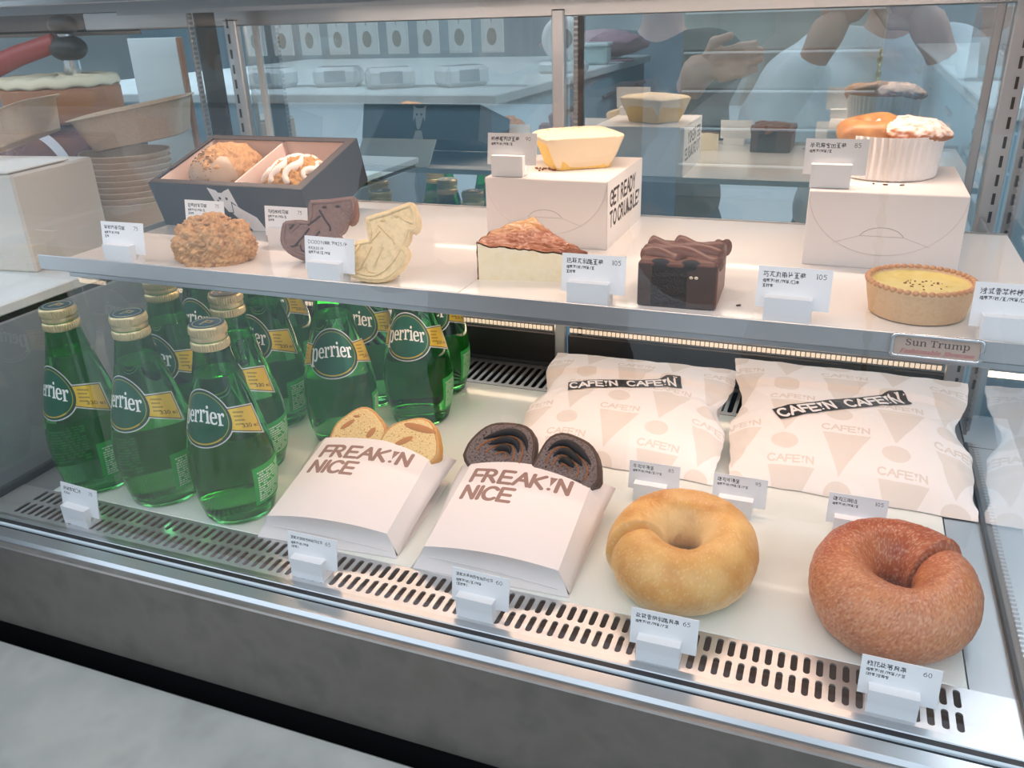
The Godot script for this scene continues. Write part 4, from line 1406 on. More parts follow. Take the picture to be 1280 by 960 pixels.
func chocolate_cake() -> void:
	var t := thing("chocolate_cake", "square chocolate cake with ridged brown frosting, in the middle of the shelf front", "cake", Vector3(-0.1155, SHELF_Y, -0.6830), deg_to_rad(2))
	var w := 0.0305
	var d := 0.034
	var h := 0.0350
	var sponge := Geo.new()
	sponge.surf(96, 30, func(u: float, v: float) -> Vector3:
		var a := -u * TAU
		var ex := 0.16
		var q := Vector3(signf(cos(a)) * pow(absf(cos(a)), ex) * w, 0, signf(sin(a)) * pow(absf(sin(a)), ex) * d)
		if v > 0.85:
			q *= 1.0 - (v - 0.85) / 0.15
		q.y = minf(v / 0.85, 1.0) * h
		var k := 0.0011 * n3(q, 260.0) + 0.0008 * n3(q, 700.0)
		return q + Vector3(q.x, 0, q.z).normalized() * k, true)
	part("sponge", sponge, tri_mat(noise_tex(0.06, ["#120d0d", "#241a18", "#2e211d", "#171112"], [], FastNoiseLite.TYPE_SIMPLEX_SMOOTH, 5, 5), 14.0, 0.75, noise_tex(0.14, [], [], FastNoiseLite.TYPE_SIMPLEX_SMOOTH, 5, 12), 0.12), t)
	var layer := tri_mat(noise_tex(0.05, ["#3a2a25", "#4b3831", "#332521"], [], FastNoiseLite.TYPE_SIMPLEX_SMOOTH, 4, 15), 14.0, 0.7)
	part("ganache_layer", boxg(Vector3(0.0195, h / 2 + 0.001, 0.0), Vector3(0.0235, h + 0.001, d * 2 + 0.0012), 0.001), layer, t)
	part("ganache_layer", boxg(Vector3(-0.0255, h / 2 + 0.001, 0.0), Vector3(0.0115, h + 0.001, d * 2 + 0.0012), 0.001), layer, t)
	var choc := tri_mat(noise_tex(0.03, ["#5f3c31", "#73493c", "#6a4236"], [], FastNoiseLite.TYPE_SIMPLEX_SMOOTH, 4, 5), 9.0, 0.42)
	for i in 6:
		var z0 := lerpf(-0.052, 0.036, i / 5.0)
		var path := PackedVector3Array()
		for k in 18:
			var s := k / 17.0
			var x := lerpf(-0.0315, 0.0315, s)
			var z := z0 + 0.034 * s - 0.010 + 0.0025 * sin(s * 7.0 + i * 2.1)
			if z < -d - 0.001 or z > d - 0.0065:
				continue
			path.append(Vector3(x, h + 0.0015 + 0.0012 * sin(s * 6 + i * 1.7), z))
		if path.size() < 3:
			continue
		var g := Geo.new()
		g.tube(path, 0.0076, 12, func(s: float) -> float: return 0.84 + 0.16 * sin(s * 8.0 + i * 1.3))
		part("frosting_ridge", g, choc, t)
	part("frosting_base", boxg(Vector3(0, h + 0.0005, 0), Vector3(w * 2 + 0.001, 0.006, d * 2 + 0.001), 0.002), choc, t)
	part("frosting_side", boxg(Vector3(w + 0.0006, h / 2, 0.002), Vector3(0.0022, h - 0.002, d * 2 - 0.004), 0.001), choc, t)
	for x in [-0.0135, 0.0105]:
		var g := Geo.new()
		g.blob(Vector3(x, h - 0.0002, d - 0.0016), Vector3(0.0092, 0.0058, 0.0026), 20, 12)
		part("chocolate_disc", g, mat("#231b1b", 0.5), t)
	var nuts := Geo.new()
	for x in [0.0075, 0.0115]:
		nuts.blob(Vector3(x + 0.004, h - 0.0085, d + 0.0008), Vector3(0.0016, 0.0013, 0.001), 8, 6)
	part("nut", nuts, mat("#d8c6ad", 0.6), t)
	var b := thing("cake_crumb", "tiny dark crumb lying right of the chocolate cake", "crumb", Vector3(-0.0665, SHELF_Y, -0.668), 0.6)
	part("crumb", boxg(Vector3(0, 0.0008, 0), Vector3(0.0042, 0.0014, 0.0016), 0.0005), mat("#3a2620", 0.8), b)


func tart() -> void:
	var t := thing("lemon_tart", "round lemon tart in a beaded pastry shell, at the right end of the shelf", "tart", Vector3(0.0655, SHELF_Y, -0.6905))
	var pastry := tri_mat(noise_tex(0.06, ["#c9a47c", "#dcbc96", "#d4b189"], [], FastNoiseLite.TYPE_SIMPLEX_SMOOTH, 5, 5), 12.0, 0.75, noise_tex(0.16, [], [], FastNoiseLite.TYPE_SIMPLEX_SMOOTH, 4, 12), 0.04)
	var g := Geo.new()
	g.lathe(PackedVector2Array([Vector2(0, 0.0004), Vector2(0.0325, 0.0004), Vector2(0.0345, 0.0014), Vector2(0.0368, 0.0120), Vector2(0.0390, 0.0235), Vector2(0.0392, 0.0255), Vector2(0.0380, 0.0262), Vector2(0.0350, 0.0250), Vector2(0.0338, 0.0205), Vector2(0.0, 0.0205)]), 72)
	part("shell", g, pastry, t)
	var beads := Geo.new()
	for i in 44:
		var a := i * TAU / 44
		beads.blob(Vector3(cos(a) * 0.0377, 0.0262, sin(a) * 0.0377), Vector3(0.0026, 0.0021, 0.0026), 10, 8)
	part("beaded_rim", beads, tri_mat(noise_tex(0.05, ["#bd8660", "#d3a67c"], [], FastNoiseLite.TYPE_SIMPLEX_SMOOTH, 4, 8), 12.0, 0.6), t)
	var fill := Geo.new()
	fill.lathe(PackedVector2Array([Vector2(0.0352, 0.0242), Vector2(0.0338, 0.0236), Vector2(0.029, 0.0222), Vector2(0.0, 0.0215)]), 60, func(o: Vector3, a: float, v: float) -> Vector3: return o + Vector3.UP * 0.0006 * n3(o, 80.0))
	var fm := tri_mat(noise_tex(0.02, ["#dcc76a", "#e9d98d", "#e2cf78"], [], FastNoiseLite.TYPE_SIMPLEX_SMOOTH, 3, 5), 8.0, 0.18)
	part("lemon_filling", fill, fm, t)
	var specks := Geo.new()
	for i in 26:
		var a := rng.randf() * TAU
		var r := 0.016 * sqrt(rng.randf())
		specks.box(Vector3(0.003 + cos(a) * r, 0.0221, -0.001 + sin(a) * r * 0.8), Vector3(rng.randf_range(0.0006, 0.0020), 0.0008, rng.randf_range(0.0005, 0.0012)), 0.0002, Basis(Vector3.UP, rng.randf() * 3))
	part("brown_specks", specks, mat("#8a5226", 0.6), t).set_meta("kind", "stuff")


func cupcake() -> void:
	var t := thing("cupcake", "cupcake in a pleated white paper cup, half golden and half sugar dusted", "cupcake", Vector3(0.0390, 0.3242, -0.8990))
	var cup := Geo.new()
	cup.lathe(PackedVector2Array([Vector2(0, 0.0004), Vector2(0.0425, 0.0004), Vector2(0.0432, 0.002), Vector2(0.0440, 0.018), Vector2(0.0450, 0.030), Vector2(0.0458, 0.040), Vector2(0.0452, 0.040), Vector2(0.040, 0.036), Vector2(0, 0.036)]), 264, func(o: Vector3, a: float, v: float) -> Vector3:
		var k := 1.0 + 0.020 * sin(a * 44.0 + 0.6 * sin(o.y * 60.0 + a * 3.0)) * clampf(o.y / 0.01, 0.4, 1.0)
		return Vector3(o.x * k, o.y, o.z * k))
	var pm := mat("#ece7e4", 0.65)
	part("paper_cup", cup, pm, t)
	var roll := Geo.new()
	roll.colored = true
	roll.paint = func(p: Vector3, n: Vector3) -> Color:
		var k := clampf(0.5 + 0.8 * n3(p, 90.0), 0, 1)
		return lin("#a06a42").lerp(lin("#cc9c66"), k * 0.7 + 0.3 * clampf(p.y / 0.02, 0, 1))
	roll.surf(64, 28, func(u: float, v: float) -> Vector3:
		var a := u * TAU
		var b := v * TAU
		var R := 0.0175
		var r := 0.0115 + 0.0010 * sin(a * 2.0)
		var p := Vector3(cos(a) * (R + r * cos(b)), r * sin(b) * 0.95, -sin(a) * (R + r * cos(b)) * 1.05)
		return p + Vector3.UP * 0.0022 * sin(a + 0.8) + p.normalized() * 0.0007 * n3(p, 140), true, true)
	part("golden_swirl", roll, vertex_mat(0.38), t, Transform3D(Basis(), Vector3(-0.0215, 0.0425, 0.004)))
	var dust := Geo.new()
	dust.colored = true
	dust.paint = func(p: Vector3, n: Vector3) -> Color:
		var k := clampf(0.5 + 1.6 * n3(p, 120.0) + n.y * 0.9 - 0.2, 0, 1)
		return lin("#a4663e").lerp(lin("#ecdcd4"), k)
	dust.blob(Vector3.ZERO, Vector3.ONE, 80, 44, func(d: Vector3) -> Vector3:
		var p := Vector3(d.x * 0.0360, d.y * (0.0120 if d.y > 0 else 0.0095), d.z * 0.0400)
		return p + d * (0.0024 * n3(p, 60.0) + 0.0010 * n3(p, 190.0)))
	part("sugared_half", dust, vertex_mat(0.8), t, Transform3D(Basis(Vector3.BACK, -0.08), Vector3(0.0155, 0.0415, -0.001)))
	for q in [[-0.012, 0.043], [-0.002, 0.046], [0.012, 0.0455]]:
		var b := thing("crumb", ["tiny dark crumb on the carton below the cupcake, nearest the price card", "small dark crumb on the carton under the middle of the cupcake", "elongated dark crumb on the carton at the right, under the cupcake"][used.get("crumb", -1) + 1], "crumb", Vector3(0.0390 + q[0], 0.3244, -0.8990 + q[1] + 0.012), q[0] * 40)
		part("crumb", boxg(Vector3(0, 0.0006, 0), Vector3(0.0045 if q[0] != -0.012 else 0.002, 0.0011, 0.0016), 0.0004), mat("#3d2a24", 0.8), b)


# ---------------------------------------------------------------- lower deck

func bagel(called_label: String, at: Vector3, turn: float, R: float, r: float, shades: Callable, crease: float, squash: float, other := false) -> void:
	var t := thing("bagel", called_label, "bagel", at, turn)
	var g := Geo.new()
	g.colored = true
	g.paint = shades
	g.surf(320, 110, func(u: float, v: float) -> Vector3:
		var a := u * TAU
		var b := v * TAU
		var saw := fposmod(a - crease, TAU) / TAU
		if other:
			saw = 1.0 - saw
		var rr := r * (1.0 + 0.03 * sin(a * 2.0 + 1.0) + 0.02 * cos(a * 3.0))
		# one end is tucked under the other: a step that closes over the ring
		rr *= 1.0 + 0.11 * pow(saw, 6.0) - 0.05 * pow(1.0 - saw, 10.0)
		rr *= 1.0 - 0.20 * exp(-pow((saw - 1.0) / 0.007, 2.0)) - 0.20 * exp(-pow(saw / 0.009, 2.0))
		var p := Vector3(cos(a) * (R + rr * cos(b)), rr * sin(b) * 1.24, -sin(a) * (R + rr * cos(b)) * squash)
		var y0 := -r * 1.06
		if p.y < y0:
			p.y = y0 + (p.y - y0) * 0.15
		return p + Vector3(cos(a) * cos(b), sin(b), -sin(a) * cos(b)) * (0.0009 * n3(p, 55.0) + 0.00035 * n3(p, 210.0)), true, true)
	var m := vertex_mat(0.42)
	m.uv1_triplanar = true
	m.uv1_scale = Vector3.ONE * 16
	m.heightmap_enabled = true
	m.heightmap_texture = noise_tex(0.05, [], [], FastNoiseLite.TYPE_SIMPLEX_SMOOTH, 5, 12)
	m.heightmap_scale = 0.035
	part("crust", g, m, t, Transform3D(Basis(), Vector3(0, r * 1.09 + 0.0012, 0)))


func bagels() -> void:
	bagel("plain golden bagel in the middle of the lower deck, behind the price card 65", Vector3(-0.0955, 0, -0.6450), 0.0, 0.0412, 0.0243, func(p: Vector3, n: Vector3) -> Color:
		var k := clampf(0.5 + 0.9 * n3(p, 22.0), 0, 1)
		var c := lin("#c98a3c").lerp(lin("#e0b168"), k)
		var inner := clampf(1.0 - (Vector2(p.x, p.z).length() - 0.018) / 0.018, 0, 1)
		c = c.lerp(lin("#ecd6a2"), inner * 0.7)
		c = c.lerp(lin("#eed9a8"), clampf(-n.y * 1.2 + 0.05, 0, 0.8))
		var s := clampf((n3(p, 420.0) - 0.30) * 6.0, 0, 1)
		return c.lerp(lin("#f2e4bd"), s * 0.28), deg_to_rad(203), 1.20)
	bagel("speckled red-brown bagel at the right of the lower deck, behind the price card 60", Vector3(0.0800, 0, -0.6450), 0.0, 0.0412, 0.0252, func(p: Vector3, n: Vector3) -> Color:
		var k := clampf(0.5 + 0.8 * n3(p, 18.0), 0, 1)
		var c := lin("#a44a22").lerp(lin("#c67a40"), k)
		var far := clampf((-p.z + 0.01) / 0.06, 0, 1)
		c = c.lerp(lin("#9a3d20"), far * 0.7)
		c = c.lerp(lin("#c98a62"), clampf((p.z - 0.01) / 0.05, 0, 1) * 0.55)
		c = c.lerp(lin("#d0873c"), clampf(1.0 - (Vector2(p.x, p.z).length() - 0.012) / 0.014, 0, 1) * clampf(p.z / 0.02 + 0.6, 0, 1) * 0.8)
		var s := clampf((n3(p, 430.0) - 0.08) * 4.0, 0, 1)
		c = c.lerp(lin("#d9ab86"), s * 0.55)
		var s2 := clampf((n3(p + Vector3.ONE, 520.0) - 0.2) * 5.0, 0, 1)
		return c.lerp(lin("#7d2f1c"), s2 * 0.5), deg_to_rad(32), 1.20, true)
	var st := thing("bagel_filling", "reddish filling seen in the hole of the golden bagel", "filling", Vector3(-0.0955, 0.0, -0.6450))
	var g := Geo.new()
	g.blob(Vector3(0, 0.0072, 0), Vector3(0.0150, 0.008, 0.0190), 20, 12)
	part("filling", g, mat("#a8483f", 0.5), st)


func sleeve_image() -> Image:
	var im := sheet(720, 720, Color("#e6dedb"))
	var c := Color("#8f6d62")
	write(im, "FREAK!N", Vector2(56, 86), 102, 24, c, 0.0, 0.0, 0.80)
	write(im, "NICE", Vector2(56, 232), 102, 24, c, 0.0, 0.0, 0.80)
	return im


func sleeve(called_label: String, at: Vector3, turn: float, m_print: Material) -> Node3D:
	var t := thing("bread_sleeve", called_label, "paper sleeve", at, turn, "white lettered bread sleeves")
	# local: x across, z from the viewer's end (0) backwards
	var hw := 0.0655
	var ow := 0.0765
	var L := 0.130
	var top := func(u: float, v: float) -> Vector3:
		var x := lerpf(-hw, hw, u)
		var arch := 1.0 - pow(2.0 * u - 1.0, 2.0)
		return Vector3(x, lerpf(0.0232, 0.0455, v) + arch * lerpf(0.0085, 0.0050, v), -L * v - 0.002 + 0.004 * arch * (1 - v) - 0.006 * arch * 0.0)
	var g := Geo.new()
	g.lay = func(u: float, v: float) -> Vector2: return Vector2(u, 1.0 - v)
	g.surf(40, 16, top)
	part("printed_face", g, m_print, t)
	for sx in [1.0, -1.0]:
		var side := Geo.new()
		var low := func(u: float) -> Vector3:
			return Vector3(sx * (ow + 0.009 * u * u), lerpf(0.001, 0.028, u), -L * u - 0.016 * smoothstep(0.86, 1.0, u))
		side.surf(12, 6, func(u: float, v: float) -> Vector3:
			var a: Vector3 = top.call(1.0 if sx > 0 else 0.0, u)
			var b: Vector3 = low.call(u)
			return a.lerp(b, v * 2.0) if v <= 0.5 else b.lerp(Vector3(sx * hw, 0.0008, -L * u), v * 2.0 - 1.0), false, false, sx > 0)
		part("gusset", side, M.paper, t)
	var front := Geo.new()
	front.surf(36, 6, func(u: float, v: float) -> Vector3:
		var a: Vector3 = top.call(u, 0.0)
		var b := Vector3(lerpf(-ow, ow, u), 0.0008, 0.004)
		var p := b.lerp(a, v)
		p.z -= 0.006 * sin(v * PI) * (0.4 + 0.6 * sin(u * PI))
		return p)
	part("front_end", front, M.paper, t)
	var seam := PackedVector3Array()
	for i in 13:
		var u := lerpf(0.12, 0.93, i / 12.0)
		seam.append(Vector3(lerpf(-ow, ow, u), lerpf(0.0150, 0.0060, i / 12.0), 0.0022 - 0.0040 * sin(u * PI) * 0.6))
	var sg := Geo.new()
	sg.tube(seam, 0.0004, 5)
	part("tuck_edge", sg, M.paper, t)
	part("back_panel", span(-ow, ow, 0.0002, 0.0010, -L - 0.012, 0.004), M.paper, t)
	return t


func bread_slice(called_label: String, at: Vector3, lean: float, turn: float, w: float, tall: float, dark: bool, sd: int) -> void:
	var t := thing("bread_slice", called_label, "bread slice", at)
	t.basis = Basis(Vector3.UP, turn) * Basis(Vector3.RIGHT, -lean)
	var q := PackedVector2Array()
	for i in 36:
		var a := TAU * i / 36.0
		var r := 1.0 + 0.05 * sin(a * 3.0 + sd) + 0.03 * sin(a * 5.0 + sd * 2)
		var x := cos(a) * w / 2 * r
		var y := sin(a) * tall / 2 * r
		if y < 0:
			x *= 1.04
		q.append(Vector2(x, y + tall / 2))
	var th := 0.013
	var crustc := ["#3a2c26", "#584438", "#45352d"] if dark else ["#b9803c", "#d19f57", "#c58f48"]
	var crumbc := ["#3d3333", "#6d5f5c", "#857671", "#4d4141"] if dark else ["#dcab5c", "#edc983", "#f0d294", "#e2b66a"]
	var g := Geo.new()
	g.pillow(q, -th, 0.0, 0.0018)
	part("crust", g, tri_mat(noise_tex(0.05, crustc, [], FastNoiseLite.TYPE_SIMPLEX_SMOOTH, 5, sd), 14.0, 0.7, noise_tex(0.14, [], [], FastNoiseLite.TYPE_SIMPLEX_SMOOTH, 4, 12), 0.06), t)
	var inner := PackedVector2Array()
	for p in q:
		inner.append(Vector2(p.x * 0.91, tall / 2 + (p.y - tall / 2) * 0.91))
	var cg := Geo.new()
	cg.pillow(inner, -0.001, 0.0009, 0.0006)
	part("crumb", cg, tri_mat(noise_tex(0.07, crumbc, [], FastNoiseLite.TYPE_SIMPLEX_SMOOTH, 5, sd + 7), 16.0, 0.85, noise_tex(0.10, [], [], FastNoiseLite.TYPE_CELLULAR, 3, 12), 0.10), t)
	var holes := Geo.new()
	if dark:
		for l in [[0.74, 0.78, 0.30], [0.50, 0.78, 0.30], [0.26, 0.52, 0.26]]:
			var path := PackedVector3Array()
			for i in 15:
				var a := lerpf(0.35, 2.5, i / 14.0)
				var wob := 1.0 + 0.10 * sin(a * 3.0 + sd)
				path.append(Vector3(cos(a) * w * l[0] / 2 * wob, tall * 0.46 + sin(a) * tall * l[0] / 2 * wob, 0.0006))
			holes.tube(path, 0.0036, 8, func(s: float) -> float: return 0.25 + sin(s * PI))
			var edge := PackedVector3Array()
			for i in 21:
				var a := lerpf(-0.3, 3.0, i / 20.0)
				var wob := 1.0 + 0.10 * sin(a * 3.0 + sd)
				edge.append(Vector3(cos(a) * w * (l[0] - 0.11) / 2 * wob, tall * 0.45 + sin(a) * tall * (l[0] - 0.11) / 2 * wob, 0.0012))
			var eg := Geo.new()
			eg.tube(edge, 0.0008, 6)
			part("cinnamon_swirl", eg, mat("#a0622f", 0.7), t)
		part("hollow", holes, mat("#17171b", 0.7), t)
	else:
		var spots := [[-0.24, 0.66, 0.15, 0.050, 0.75], [-0.12, 0.83, 0.07, 0.025, 0.1], [0.22, 0.56, 0.06, 0.12, -0.5]] if sd % 2 else [[0.08, 0.82, 0.29, 0.070, -0.08], [-0.10, 0.54, 0.17, 0.060, 0.6]]
		for s in spots:
			var old := holes.T
			holes.T = Transform3D(Basis(Vector3.BACK, s[4]), Vector3(s[0] * w, s[1] * tall, 0.0006))
			holes.blob(Vector3.ZERO, Vector3(s[2] * w, s[3] * tall, 0.0009), 20, 10)
			holes.T = old
		part("hollow", holes, mat("#bd7a36", 0.6), t)
	var pores := Geo.new()
	var pr := RandomNumberGenerator.new()
	pr.seed = sd * 31
	for i in 70:
		var a := pr.randf() * TAU
		var r := 0.40 * sqrt(pr.randf())
		pores.blob(Vector3(cos(a) * r * w, tall / 2 + sin(a) * r * tall, 0.0008), Vector3(pr.randf_range(0.0005, 0.0015), pr.randf_range(0.0004, 0.0009), 0.0004), 7, 5)
	part("pores", pores, mat("#2a2121" if dark else "#c58f4a", 0.8), t).set_meta("kind", "stuff")


func toast() -> void:
	var m_print := printed(sleeve_image(), 0.55)
	m_print.texture_repeat = false
	sleeve("white paper sleeve of pale toast, lettered in brown, nearest the bottles", Vector3(-0.4345, 0, -0.5800), deg_to_rad(4.5), m_print)
	sleeve("white paper sleeve of black swirl bread, lettered in brown, left of the golden bagel", Vector3(-0.2600, 0, -0.5800), deg_to_rad(2.0), m_print)
	bread_slice("left slice of pale toast with holes, sticking out of its paper sleeve", Vector3(-0.4720, 0.0290, -0.6920), deg_to_rad(48), 0.05, 0.068, 0.064, false, 3)
	bread_slice("right slice of pale toast with a browned crust, sticking out of its sleeve", Vector3(-0.4085, 0.0290, -0.6880), deg_to_rad(48), -0.05, 0.074, 0.064, false, 4)
	bread_slice("left slice of dark swirl bread, sticking out of its paper sleeve", Vector3(-0.2990, 0.0290, -0.6900), deg_to_rad(46), 0.05, 0.078, 0.074, true, 5)
	bread_slice("right slice of dark swirl bread, sticking out of its paper sleeve", Vector3(-0.2300, 0.0290, -0.6860), deg_to_rad(46), -0.05, 0.072, 0.072, true, 8)


func bag_image() -> Image:
	var im := sheet(1024, 880, Color("#f1ece8"))
	var c := Color("#e3dad1")
	for col in 5:
		for row in 4:
			var x := -60.0 + col * 232.0
			var y := -330.0 + row * 430.0 + (215.0 if col % 2 else 0.0)
			write(im, "CAFE!N", Vector2(x, y), 34, 8, Color("#ddd2c8"))
			inkpoly(im, PackedVector2Array([Vector2(x, y + 52), Vector2(x + 205, y + 52), Vector2(x + 72, y + 285)]), c)
			inkdisc(im, Vector2(x + 72, y + 345), Vector2(58, 46), c)
	return im


func sandwich_bag(called_label: String, corners: Array, m: Material, tape_from: Vector2, tape_to: Vector2, tape_m: Material, sd: float) -> void:
	var FL: Vector3 = corners[0]
	var FR: Vector3 = corners[1]
	var BL: Vector3 = corners[2]
	var BR: Vector3 = corners[3]
	var o := (FL + FR) / 2
	o.y = 0
	var t := thing("sandwich_bag", called_label, "wrapped sandwich", o, 0.0, "")
	var top := func(u: float, v: float) -> Vector3:
		var pinch := 1.0 - 0.10 * exp(-pow((v - 0.60) / 0.13, 2)) * pow(absf(2 * u - 1), 4)
		var uu := 0.5 + (u - 0.5) * pinch
		var p := FL.lerp(FR, uu).lerp(BL.lerp(BR, uu), v) - o
		var across := pow(clampf(1.0 - pow(absf(2.0 * u - 1.0), 3.2), 0, 1), 0.8)
		p.y += 0.020 * across * pow(sin(PI * pow(v, 0.8)), 0.8) + 0.006 * across * smoothstep(0.0, 0.12, v) * (1.0 - v)
		p.y += 0.0055 * smoothstep(0.735, 0.75, v) * (0.6 + 0.4 * across)
		# creases that run from the filling to the corners
		var wr := n3(Vector3(u * 3.0 + sd, v * 3.0, 0.2), 1.0) * 0.003 + absf(n3(Vector3(u * 5.0 + v * 3.0 + sd, v * 4.0 - u * 2.0, 1.7), 1.0)) * 0.006
		p.y += wr * (0.12 + 0.88 * pow(absf(2.0 * u - 1.0), 1.2)) * sin(clampf(v, 0.02, 0.98) * PI)
		p.z += 0.005 * n3(Vector3(u * 4.0, sd, v), 1.0) * (1.0 if v > 0.5 else 0.6)
		p.x += 0.006 * n3(Vector3(sd, v * 3.5, u), 1.0) * pow(absf(2 * u - 1), 2)
		p.y = maxf(p.y, 0.0012)
		return p
	var g := Geo.new()
	g.lay = func(u: float, v: float) -> Vector2: return Vector2(u, 1.0 - v)
	g.surf(70, 60, top)
	part("paper_front", g, m, t)
	var b := Geo.new()
	b.surf(70, 60, func(u: float, v: float) -> Vector3:
		var p: Vector3 = top.call(u, v)
		var e := minf(minf(u, 1 - u), minf(v, 1 - v))
		return Vector3(p.x, lerpf(p.y - 0.0003, maxf(minf(0.0006, p.y), p.y * smoothstep(0.6, 1.0, v) - 0.002), smoothstep(0.0, 0.06, e)), p.z), false, false, true)
	part("paper_back", b, M.paper, t)
	var tp := Geo.new()
	tp.lay = func(u: float, v: float) -> Vector2: return Vector2(u, 1.0 - v)
	var nrm := Vector2(-(tape_to - tape_from).y, (tape_to - tape_from).x).normalized() * 0.043
	tp.surf(40, 5, func(u: float, v: float) -> Vector3:
		var q := tape_from.lerp(tape_to, u) + nrm * Vector2(1.0, 1.15) * (v - 0.5) * 2.0 * (1.0 + 0.06 * sin(u * 9.0))
		return top.call(q.x, q.y) + Vector3(0, 0.0011, 0.0006))
	part("tape", tp, tape_m, t)


func bags() -> void:
	var m := printed(bag_image(), 0.6)
	var im := sheet(640, 72, Color("#2b2726"))
	write(im, "CAFE!N", Vector2(14, 13), 46, 12, Color("#f0ece8"))
	write(im, "CAFE!N", Vector2(340, 13), 46, 12, Color("#f0ece8"))
	var tm := printed(im, 0.45)
	sandwich_bag("white printed sandwich bag with black tape, left one of the two on the deck", [Vector3(-0.3330, 0.001, -0.8180), Vector3(-0.0900, 0.001, -0.8120), Vector3(-0.3330, 0.0545, -0.9960), Vector3(-0.0965, 0.0550, -1.0000)], m, Vector2(0.18, 0.54), Vector2(0.75, 0.72), tm, 1.3)
	sandwich_bag("white printed sandwich bag with black tape, right one beside the steel end", [Vector3(-0.0800, 0.001, -0.8290), Vector3(0.1660, 0.001, -0.8210), Vector3(-0.0980, 0.0715, -1.0000), Vector3(0.1590, 0.0720, -0.9990)], m, Vector2(0.20, 0.44), Vector2(0.75, 0.735), tm, 6.1)


# ---------------------------------------------------------------- beyond the left end glass

func beside_left() -> void:
	var y := 0.181
	var c := thing("side_counter", "white topped counter with a grey side, left of the showcase", "counter")
	part("worktop", span(-2.6, -0.9085, y - 0.013, y, -1.75, -0.25, 0.0015), mat("#dfe5e6", 0.35), c)
	part("shadow_strip", span(-2.6, -0.913, y - 0.021, y - 0.013, -1.74, -0.26), M.gasket, c)
	part("side_panel", span(-2.6, -0.911, -1.1, y - 0.021, -1.74, -0.26, 0.002), mat("#8b959c", 0.5), c)
	var kraft := tri_mat(noise_tex(0.05, ["#b79b80", "#c7ad93", "#bfa489"], [], FastNoiseLite.TYPE_SIMPLEX_SMOOTH, 4, 5), 8.0, 0.8)
	# a stack of kraft bowls
	var bowl := Geo.new()
	bowl.lathe(PackedVector2Array([Vector2(0, 0.001), Vector2(0.052, 0.001), Vector2(0.055, 0.003), Vector2(0.066, 0.036), Vector2(0.0685, 0.038), Vector2(0.0685, 0.040), Vector2(0.065, 0.0395), Vector2(0.0535, 0.005), Vector2(0, 0.004)]), 48)
	var bm := bowl.mesh()
	for i in 9:
		var b := thing("paper_bowl", "brown kraft paper bowl, %s in the stack left of the showcase" % ["lowest", "second from below", "third from below", "fourth from below", "in the middle", "fourth from the top", "third from the top", "second from the top", "topmost"][i], "bowl", Vector3(-1.075, y + i * 0.0092, -1.06), i * 0.4, "stacked kraft bowls")
		part("bowl_wall", bm, kraft, b)
	# lunch boxes of kraft card lying over one another
	var tray := func(label: String, at: Vector3, turn: float, tip: float, size: Vector3) -> void:
		var t := thing("kraft_tray", label, "paper tray", at, turn)
		var g := Geo.new()
		var ring := func(k: float, lift: float, o: float) -> PackedVector3Array:
			var q := PackedVector3Array()
			for i in 33:
				var a := TAU * i / 32.0
				q.append(Vector3(signf(cos(a)) * pow(absf(cos(a)), 0.35) * (size.x * k + o), lift, signf(sin(a)) * pow(absf(sin(a)), 0.35) * (size.z * k + o)))
			return q
		var rows := [ring.call(0.0, 0.0, 0.0), ring.call(0.80, 0.0, 0.0), ring.call(0.82, 0.003, 0.0), ring.call(1.0, size.y, 0.0), ring.call(1.0, size.y + 0.001, 0.006), ring.call(1.0, size.y + 0.003, 0.006), ring.call(1.0, size.y + 0.002, -0.001), ring.call(0.79, 0.003, 0.0), ring.call(0.0, 0.002, 0.0)]
		g.surf(32, 8, func(u: float, v: float) -> Vector3:
			var r: PackedVector3Array = rows[int(round(v * 8))]
			return r[32 - int(round(u * 32))], true)
		part("tray_body", g, kraft, t, Transform3D(Basis(Vector3.BACK, tip), Vector3.ZERO))
	tray.call("open brown kraft tray lying tilted on top of the stacked bowls", Vector3(-1.045, y + 0.128, -1.075), 0.5, 0.16, Vector3(0.085, 0.050, 0.060))
	tray.call("brown kraft tray leaning left of the bowl stack", Vector3(-1.175, y + 0.136, -0.955), 0.3, 0.30, Vector3(0.070, 0.045, 0.055))
	var low := thing("paper_stack", "low pile of folded pale paper under the left kraft tray", "paper", Vector3(-1.245, y, -0.985), 0.1)
	for k in 6:
		part("paper_sheet", boxg(Vector3(0, 0.008 + k * 0.0165, 0), Vector3(0.13, 0.0155, 0.12), 0.002), mat("#c9c1b6", 0.7), low)
	var box := thing("cream_box", "plain cream cardboard box standing left of the showcase, nearest the viewer", "box", Vector3(-1.12, y, -0.835), 0.12)
	part("box_body", boxg(Vector3(0, 0.064, 0), Vector3(0.26, 0.128, 0.15), 0.003), mat("#d8d0c4", 0.7), box)
	part("box_flap", boxg(Vector3(0.04, 0.1305, 0.02), Vector3(0.17, 0.002, 0.11), 0.0008), mat("#e4ded4", 0.7), box)
	var bag := thing("white_bag", "upright white paper bag behind the cream box at the left edge", "paper bag", Vector3(-1.40, y, -1.02), 0.3)
	part("bag_body", boxg(Vector3(0, 0.08, 0), Vector3(0.10, 0.16, 0.05), 0.004), mat("#e3e7e8", 0.6), bag)
	part("bag_top", boxg(Vector3(0, 0.168, 0), Vector3(0.10, 0.016, 0.004), 0.001), mat("#dbe0e2", 0.6), bag)
	# the press with its red lever
	var p := thing("hand_press", "dark red counter press with a red lever and a black head", "press", Vector3(-1.345, y, -1.21), 0.1)
	part("base", boxg(Vector3(0, 0.07, 0), Vector3(0.24, 0.14, 0.16), 0.02), mat("#5d3a3f", 0.35), p)
	var drum := Geo.new()
